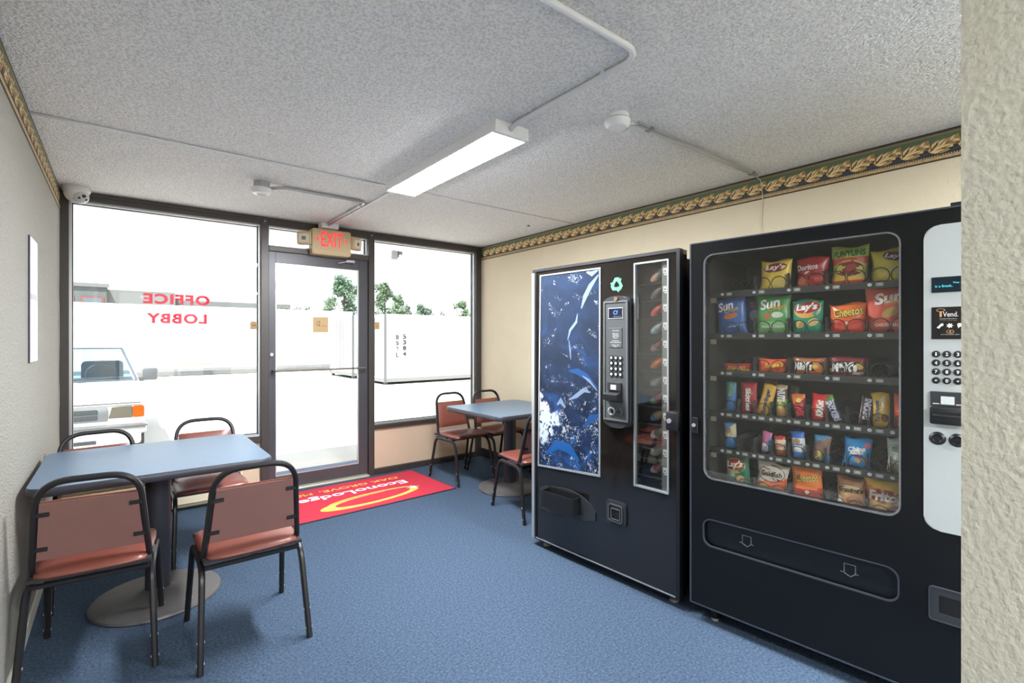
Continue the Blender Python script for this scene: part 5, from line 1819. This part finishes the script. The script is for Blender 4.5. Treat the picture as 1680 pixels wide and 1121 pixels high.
ca = container((8.1, 12.75, GZ), 12.2, 2.44, 2.67, 'white storage container with black stencilled letters outside the right window', legs=0.10)
M_sten = mat('black_stencil', (24, 25, 28), 0.6)
for k in range(4):
    wall_text('stencil', 'BSTL'[k], M_sten, 0.51, 1.80 - 0.225 * k, -0.018, 0.13, 0.17, ca, bold=0.03)
    wall_text('stencil', '5384'[k], M_sten, 0.80, 1.82 - 0.22 * k, -0.018, 0.15, 0.18, ca, bold=0.035)
container((8.2, 16.3, GZ), 12.2, 2.9, 2.75, 'white storage container standing behind the stencilled one')
tl = empty('box_trailer', (-5.4, 22.9, GZ), label='long white box trailer seen through the left window and the door', cat='trailer')
obj('body', bx(0, 16.1, 0, 2.5, 0.22, 3.28, bev=0.02), M_cont, tl)
for k in range(27):
    obj('wall_rib', bx(0.3 + k * 0.6, 0.33 + k * 0.6, -0.012, 0, 0.5, 3.2), M_cont, tl)
obj('bottom_rail', bx(0, 16.1, -0.02, 0, 0.22, 0.36), M_crail, tl)
obj('skirt', bx(0.2, 15.9, 0.1, 0.14, 0.02, 0.24), mat('grey_skirt', (128, 130, 132), 0.7), tl)
obj('marker_plate', bx(8.0, 9.2, -0.03, -0.015, 0.50, 0.56), mat('amber_marker', (214, 170, 90), 0.5), tl)
obj('under_box', bx(8.0, 9.2, -0.01, 0.3, 0.03, 0.22), M_crub, tl)
for x in (2.2, 3.5, 13.0):
    b = B()
    cyl(b, (x, 0.25, 0.26), (x, 0.5, 0.26), 0.26, seg=20)
    obj('wheel', b, mat('dark_tyre', (60, 60, 62), 0.8), tl)

# far low building
fb = empty('far_building', (-16, 60, GZ), label='long low pale grey shop building beyond the trailer', cat='building')
M_fb = [mat('far_wall_%d' % k, c, 0.8) for k, c in enumerate(((92, 95, 97), (80, 85, 87), (102, 104, 104)))]
obj('main_block', bx(0, 32.8, 0, 14, 0, 5.98), M_fb[0], fb)
obj('raised_block', bx(0, 21.0, -0.6, 13, 0, 6.72), M_fb[2], fb)
obj('high_block', bx(4.0, 15.3, -1.4, 12, 0, 7.15), M_fb[1], fb)
obj('cornice', bx(3.8, 15.5, -1.6, -1.4, 6.85, 7.2), M_fb[2], fb)
M_fw = mat('far_glazing', (86, 98, 106), 0.2)
for k in range(5):
    wv = obj('window', bx(4.6 + k * 2.2, 6.3 + k * 2.2, -1.46, -1.4, 4.6, 5.9), mat('far_brick', (120, 66, 64), 0.8), fb)
    obj('pane', bx(4.75 + k * 2.2, 6.15 + k * 2.2, -1.50, -1.46, 4.7, 5.75), M_fw, wv)
for k in range(5):
    wv = obj('window', bx(16.0 + k * 3.2, 18.2 + k * 3.2, -0.66 if k < 2 else -0.06, -0.6 if k < 2 else 0, 4.3, 5.2), M_fb[1], fb)

# trees beyond the containers
M_bark = mat('tree_bark', (66, 54, 46), 0.9)


def tree(loc, top, width, label, col, n=900, kind='tree', squat=False):
    rnd = random.Random(int(loc[0] * 100))
    t = empty('tree' if kind == 'tree' else 'shrub', loc, label=label, cat=kind, group='trees beyond the containers')
    m1 = mat('leaf_%d_%d_%d' % col, col, 0.7, vary=(1.2, 0.25))
    b = B()
    hh = top - loc[2]
    tube(b, [(0, 0, 0), (0.05, 0, hh * 0.4), (0, 0.03, hh * 0.75)], rprof(0.09 if kind == 'tree' else 0.04, 6))
    for k in range(5):
        a = rnd.uniform(0, 6.28)
        z0_ = hh * rnd.uniform(0.4, 0.7)
        tube(b, [(0.02, 0, z0_), (math.cos(a) * width * 0.18, math.sin(a) * width * 0.18, z0_ + hh * 0.1), (math.cos(a) * width * 0.34, math.sin(a) * width * 0.34, z0_ + hh * 0.2)], rprof(0.03, 5))
    obj('trunk', b, M_bark, t)
    b = B()
    lo = 0.32 if not squat else 0.1
    cl = [(rnd.gauss(0, 0.22) * width, rnd.gauss(0, 0.22) * width, hh * rnd.uniform(lo + 0.1, 0.93), rnd.uniform(0.14, 0.24) * width) for _ in range(26)]
    for _ in range(n):
        cx, cy, cz, r = rnd.choice(cl)
        f = 1.0 if squat or cz < 0.7 * hh else max(0.45, 1.0 - 1.8 * (cz / hh - 0.7))
        d = Vector((rnd.gauss(0, 1), rnd.gauss(0, 1), rnd.gauss(0, 1))).normalized() * r * rnd.uniform(0.4, 1.0)
        p = Vector((cx * f, cy * f, cz)) + Vector((d.x * f, d.y * f, d.z))
        p.z = min(p.z, hh)
        s = rnd.uniform(0.07, 0.15) * (1 if kind == 'tree' else 0.8)
        u = Vector((rnd.gauss(0, 1), rnd.gauss(0, 1), rnd.gauss(0, 1))).normalized()
        w_ = u.orthogonal().normalized()
        b.faces.new([b.verts.new(p + u * s + w_ * s * .5), b.verts.new(p - u * s * .2 + w_ * s), b.verts.new(p - u * s - w_ * s * .4), b.verts.new(p + u * s * .3 - w_ * s)])
    obj('crown', b, m1, t)
    return t


tree((21.7, 55, GZ), 9.5, 4.4, 'tallest pale green tree, seen through the door glass', (80, 108, 84), 4200)
tree((26.9, 55, GZ), 8.7, 3.4, 'pale tree at the left edge of the right window', (84, 108, 80), 2600)
tree((29.9, 57.6, GZ), 7.65, 3.4, 'second pale tree in the right window, next to the taller one', (80, 106, 80), 2800)
tree((32.6, 56, GZ), 6.5, 2.6, 'small round tree in the middle of the right window', (86, 108, 92), 2200)
tree((38.8, 55, GZ), 7.0, 3.2, 'pale tree at the right edge of the right window', (88, 112, 78), 2200)
for k, (x, tp, w_, lb) in enumerate(((17.4, 5.75, 2.4, 'low shrub left of the tall tree, behind the door'), (14.8, 5.35, 1.6, 'lowest shrub near the door, beyond the trailer'), (19.9, 5.5, 1.6, 'low shrub at the foot of the tallest tree'),
                                    (30.9, 5.7, 2.2, 'low shrub between the small round tree and the paired trees'), (34.6, 5.8, 2.6, 'low grey shrub right of the small round tree'), (37.0, 5.6, 2.2, 'low grey shrub beside the right edge tree'))):
    tree((x, 57, GZ), tp, w_, lb, (100, 108, 100), 1400, 'shrub', True)
tree((7.55, 40, GZ), 4.2, 1.35, 'small dark green bush above the trailer roof', (44, 74, 44), 800, 'bush', True)

# pickup truck (local: front at y = 0 looking to -y, z from the ground)
tk = empty('pickup_truck', (-0.265, 3.42, GZ), label='white pickup truck parked nose to the left window', cat='truck')
M_tw = mat('white_car_paint', (232, 233, 234), 0.25, coat=0.5)
M_tch = mat('chrome_bumper', (196, 198, 202), 0.18, metal=0.85)
M_tdk = mat('dark_trim', (52, 56, 62), 0.45)
M_tgl = glass_mat('truck_glass', (0.76, 0.85, 0.90), 0.04, 0.5)


def yz_prism(outline, x0, x1, bev=0.0):
    bm = B()
    a = [bm.verts.new((x0, y, z)) for y, z in outline]
    c = [bm.verts.new((x1, y, z)) for y, z in outline]
    n = len(outline)
    fs = [bm.faces.new(a), bm.faces.new(c[::-1])]
    for i in range(n):
        bm.faces.new((a[i], c[i], c[(i + 1) % n], a[(i + 1) % n]))
    if bev:
        es = [e for e in bm.edges]
        bmesh.ops.bevel(bm, geom=es, offset=bev, segments=3, affect='EDGES')
    return bm


obj('front_body', yz_prism([(0.06, 0.52), (0.0, 0.60), (0.0, 0.86), (0.05, 0.905), (0.30, 0.95), (1.15, 1.08), (1.25, 1.10), (1.3, 0.9), (1.3, 0.42), (0.9, 0.40), (0.3, 0.40)], -0.84, 0.84, 0.03), M_tw, tk, smooth=True)
obj('hood_seam', bx(-0.72, 0.80, -0.004, 0.01, 0.878, 0.892), M_tdk, tk)
obj('cab_body', yz_prism([(1.2, 0.42), (1.2, 1.09), (3.0, 1.10), (3.0, 0.42)], -0.83, 0.83, 0.03), M_tw, tk, smooth=True)
obj('bed', yz_prism([(2.98, 0.45), (2.98, 1.0), (4.8, 1.0), (4.8, 0.45)], -0.82, 0.82, 0.03), M_tw, tk, smooth=True)
# greenhouse frame: posts and roof
base = [(-0.78, 1.22, 1.09), (0.78, 1.22, 1.09), (0.78, 2.9, 1.10), (-0.78, 2.9, 1.10)]
topp = [(-0.60, 1.78, 1.56), (0.60, 1.78, 1.56), (0.60, 2.78, 1.57), (-0.60, 2.78, 1.57)]
for k in range(4):
    b = B()
    tube(b, [base[k], topp[k]], sqprof(0.06, 0.06, 0.3))
    obj('cab_pillar', b, M_tw, tk)
b = B()
vb = [b.verts.new(p) for p in topp]
vt = [b.verts.new((p[0] * 0.92, p[1] + (0.06 if p[1] < 2 else -0.05), p[2] + 0.06)) for p in topp]
b.faces.new(vb[::-1])
b.faces.new(vt)
for i in range(4):
    b.faces.new((vb[i], vb[(i + 1) % 4], vt[(i + 1) % 4], vt[i]))
bmesh.ops.bevel(b, geom=b.edges[:], offset=0.02, segments=2, affect='EDGES')
obj('roof', b, M_tw, tk, smooth=True)


def quad(name, pts, m, th=0.006):
    bm = B()
    p = [Vector(q) for q in pts]
    nrm_ = (p[1] - p[0]).cross(p[2] - p[0]).normalized() * th
    a = [bm.verts.new(q) for q in p]
    c = [bm.verts.new(q + nrm_) for q in p]
    bm.faces.new(a)
    bm.faces.new(c[::-1])
    for i in range(4):
        bm.faces.new((a[i], a[(i + 1) % 4], c[(i + 1) % 4], c[i]))
    return obj(name, bm, m, tk)


quad('windshield', (base[0], base[1], topp[1], topp[0]), M_tgl)
quad('rear_window', (base[3], base[2], topp[2], topp[3]), M_tgl)
quad('side_window', (base[1], base[2], topp[2], topp[1]), M_tgl)
quad('side_window', (base[0], base[3], topp[3], topp[0]), M_tgl)
for pa, pb in ((base[0], base[1]), (base[1], topp[1]), (topp[1], topp[0])):
    b = B()
    tube(b, [Vector(pa) + Vector((0, -0.035, 0.02)), Vector(pb) + Vector((0, -0.035, 0.02))], sqprof(0.035, 0.014))
    obj('windshield_seal', b, mat('blue_grey_seal', (58, 72, 84), 0.6), tk)
obj('dashboard', bx(-0.74, 0.74, 1.28, 1.7, 1.0, 1.13, bev=0.03), M_tdk, tk)
for x in (-0.36, 0.36):
    st = obj('seat_back', bx(x - 0.27, x + 0.27, 2.35, 2.55, 0.8, 1.36, bev=0.06), mat('blue_grey_seat', (60, 78, 92), 0.8), tk, smooth=True)
b = B()
tube(b, [(0.36 + 0.19 * math.cos(a * PI / 10), 1.82 + 0.04 * math.sin(a * PI / 10), 1.16 + 0.17 * math.sin(a * PI / 10)) for a in range(20)], rprof(0.014, 6), closed=True)
obj('steering_wheel', b, M_tdk, tk)
for (x0_, x1_) in ((-0.5, 0.05), (0.1, 0.62)):
    b = B()
    tube(b, [(x0_, 1.20, 1.115), ((x0_ + x1_) / 2, 1.24, 1.135), (x1_, 1.28, 1.15)], sqprof(0.016, 0.012))
    obj('wiper', b, M_tdk, tk)
# grille, lamps, bumper
gr = obj('grille', bx(-0.46, 0.46, -0.025, 0.0, 0.665, 0.845, bev=0.01), mat('grey_grille_frame', (124, 128, 132), 0.3, metal=0.4), tk, smooth=True)
for z_ in (0.692, 0.768):
    obj('grille_slot', bx(-0.41, 0.36, -0.030, -0.024, z_, z_ + 0.052, bev=0.008), mat('dark_grille', (60, 66, 72), 0.5), gr)
for s in (-1, 1):
    b = B()
    x0_, x1_, x2_ = s * 0.47, s * 0.71, s * 0.835
    prism(b, [(x0_, 0.70), (x0_ + s * 0.03, 0.84), (x1_, 0.845), (x1_, 0.695)] if s > 0 else [(x1_, 0.695), (x1_, 0.845), (x0_ + s * 0.03, 0.84), (x0_, 0.70)], -0.02, 0.005, bev=0.004)
    obj('headlight', b, mat('headlight_lens', (92, 90, 82), 0.12), tk)
    b = B()
    prism(b, rrect(min(x1_ + s * 0.004, x2_), max(x1_ + s * 0.004, x2_), 0.695, 0.845, 0.02, 3), -0.016, 0.06, bev=0.004)
    obj('turn_signal', b, mat('amber_lens', (176, 74, 12), 0.2), tk)
    obj('fog_slot', bx(min(s * 0.35, s * 0.05), max(s * 0.35, s * 0.05), -0.118, -0.10, 0.40, 0.45, bev=0.006), M_tdk, tk)
    for y_ in (0.62, 3.85):
        b = B()
        cyl(b, (s * 0.62, y_, 0.33), (s * 0.845, y_, 0.33), 0.33, seg=24)
        obj('wheel', b, mat('dark_tyre', (60, 60, 62)), tk)
    mr_ = obj('mirror', bx(min(s * 0.86, s * 1.05), max(s * 0.86, s * 1.05), 1.34, 1.43, 1.08, 1.27, bev=0.03), mat('grey_mirror', (66, 72, 78), 0.4), tk, smooth=True)
    obj('mirror_arm', bx(min(s * 0.80, s * 0.88), max(s * 0.80, s * 0.88), 1.36, 1.41, 1.07, 1.13), M_tdk, tk)
obj('bumper', bx(-0.86, 0.86, -0.12, 0.02, 0.50, 0.63, bev=0.03), M_tch, tk, smooth=True)
obj('bumper_pad', bx(-0.865, 0.865, -0.128, -0.11, 0.585, 0.61, bev=0.004), mat('grey_pad', (84, 88, 92), 0.5), tk)
obj('valance', bx(-0.80, 0.80, -0.10, 0.06, 0.36, 0.51, bev=0.03), M_tw, tk, smooth=True)
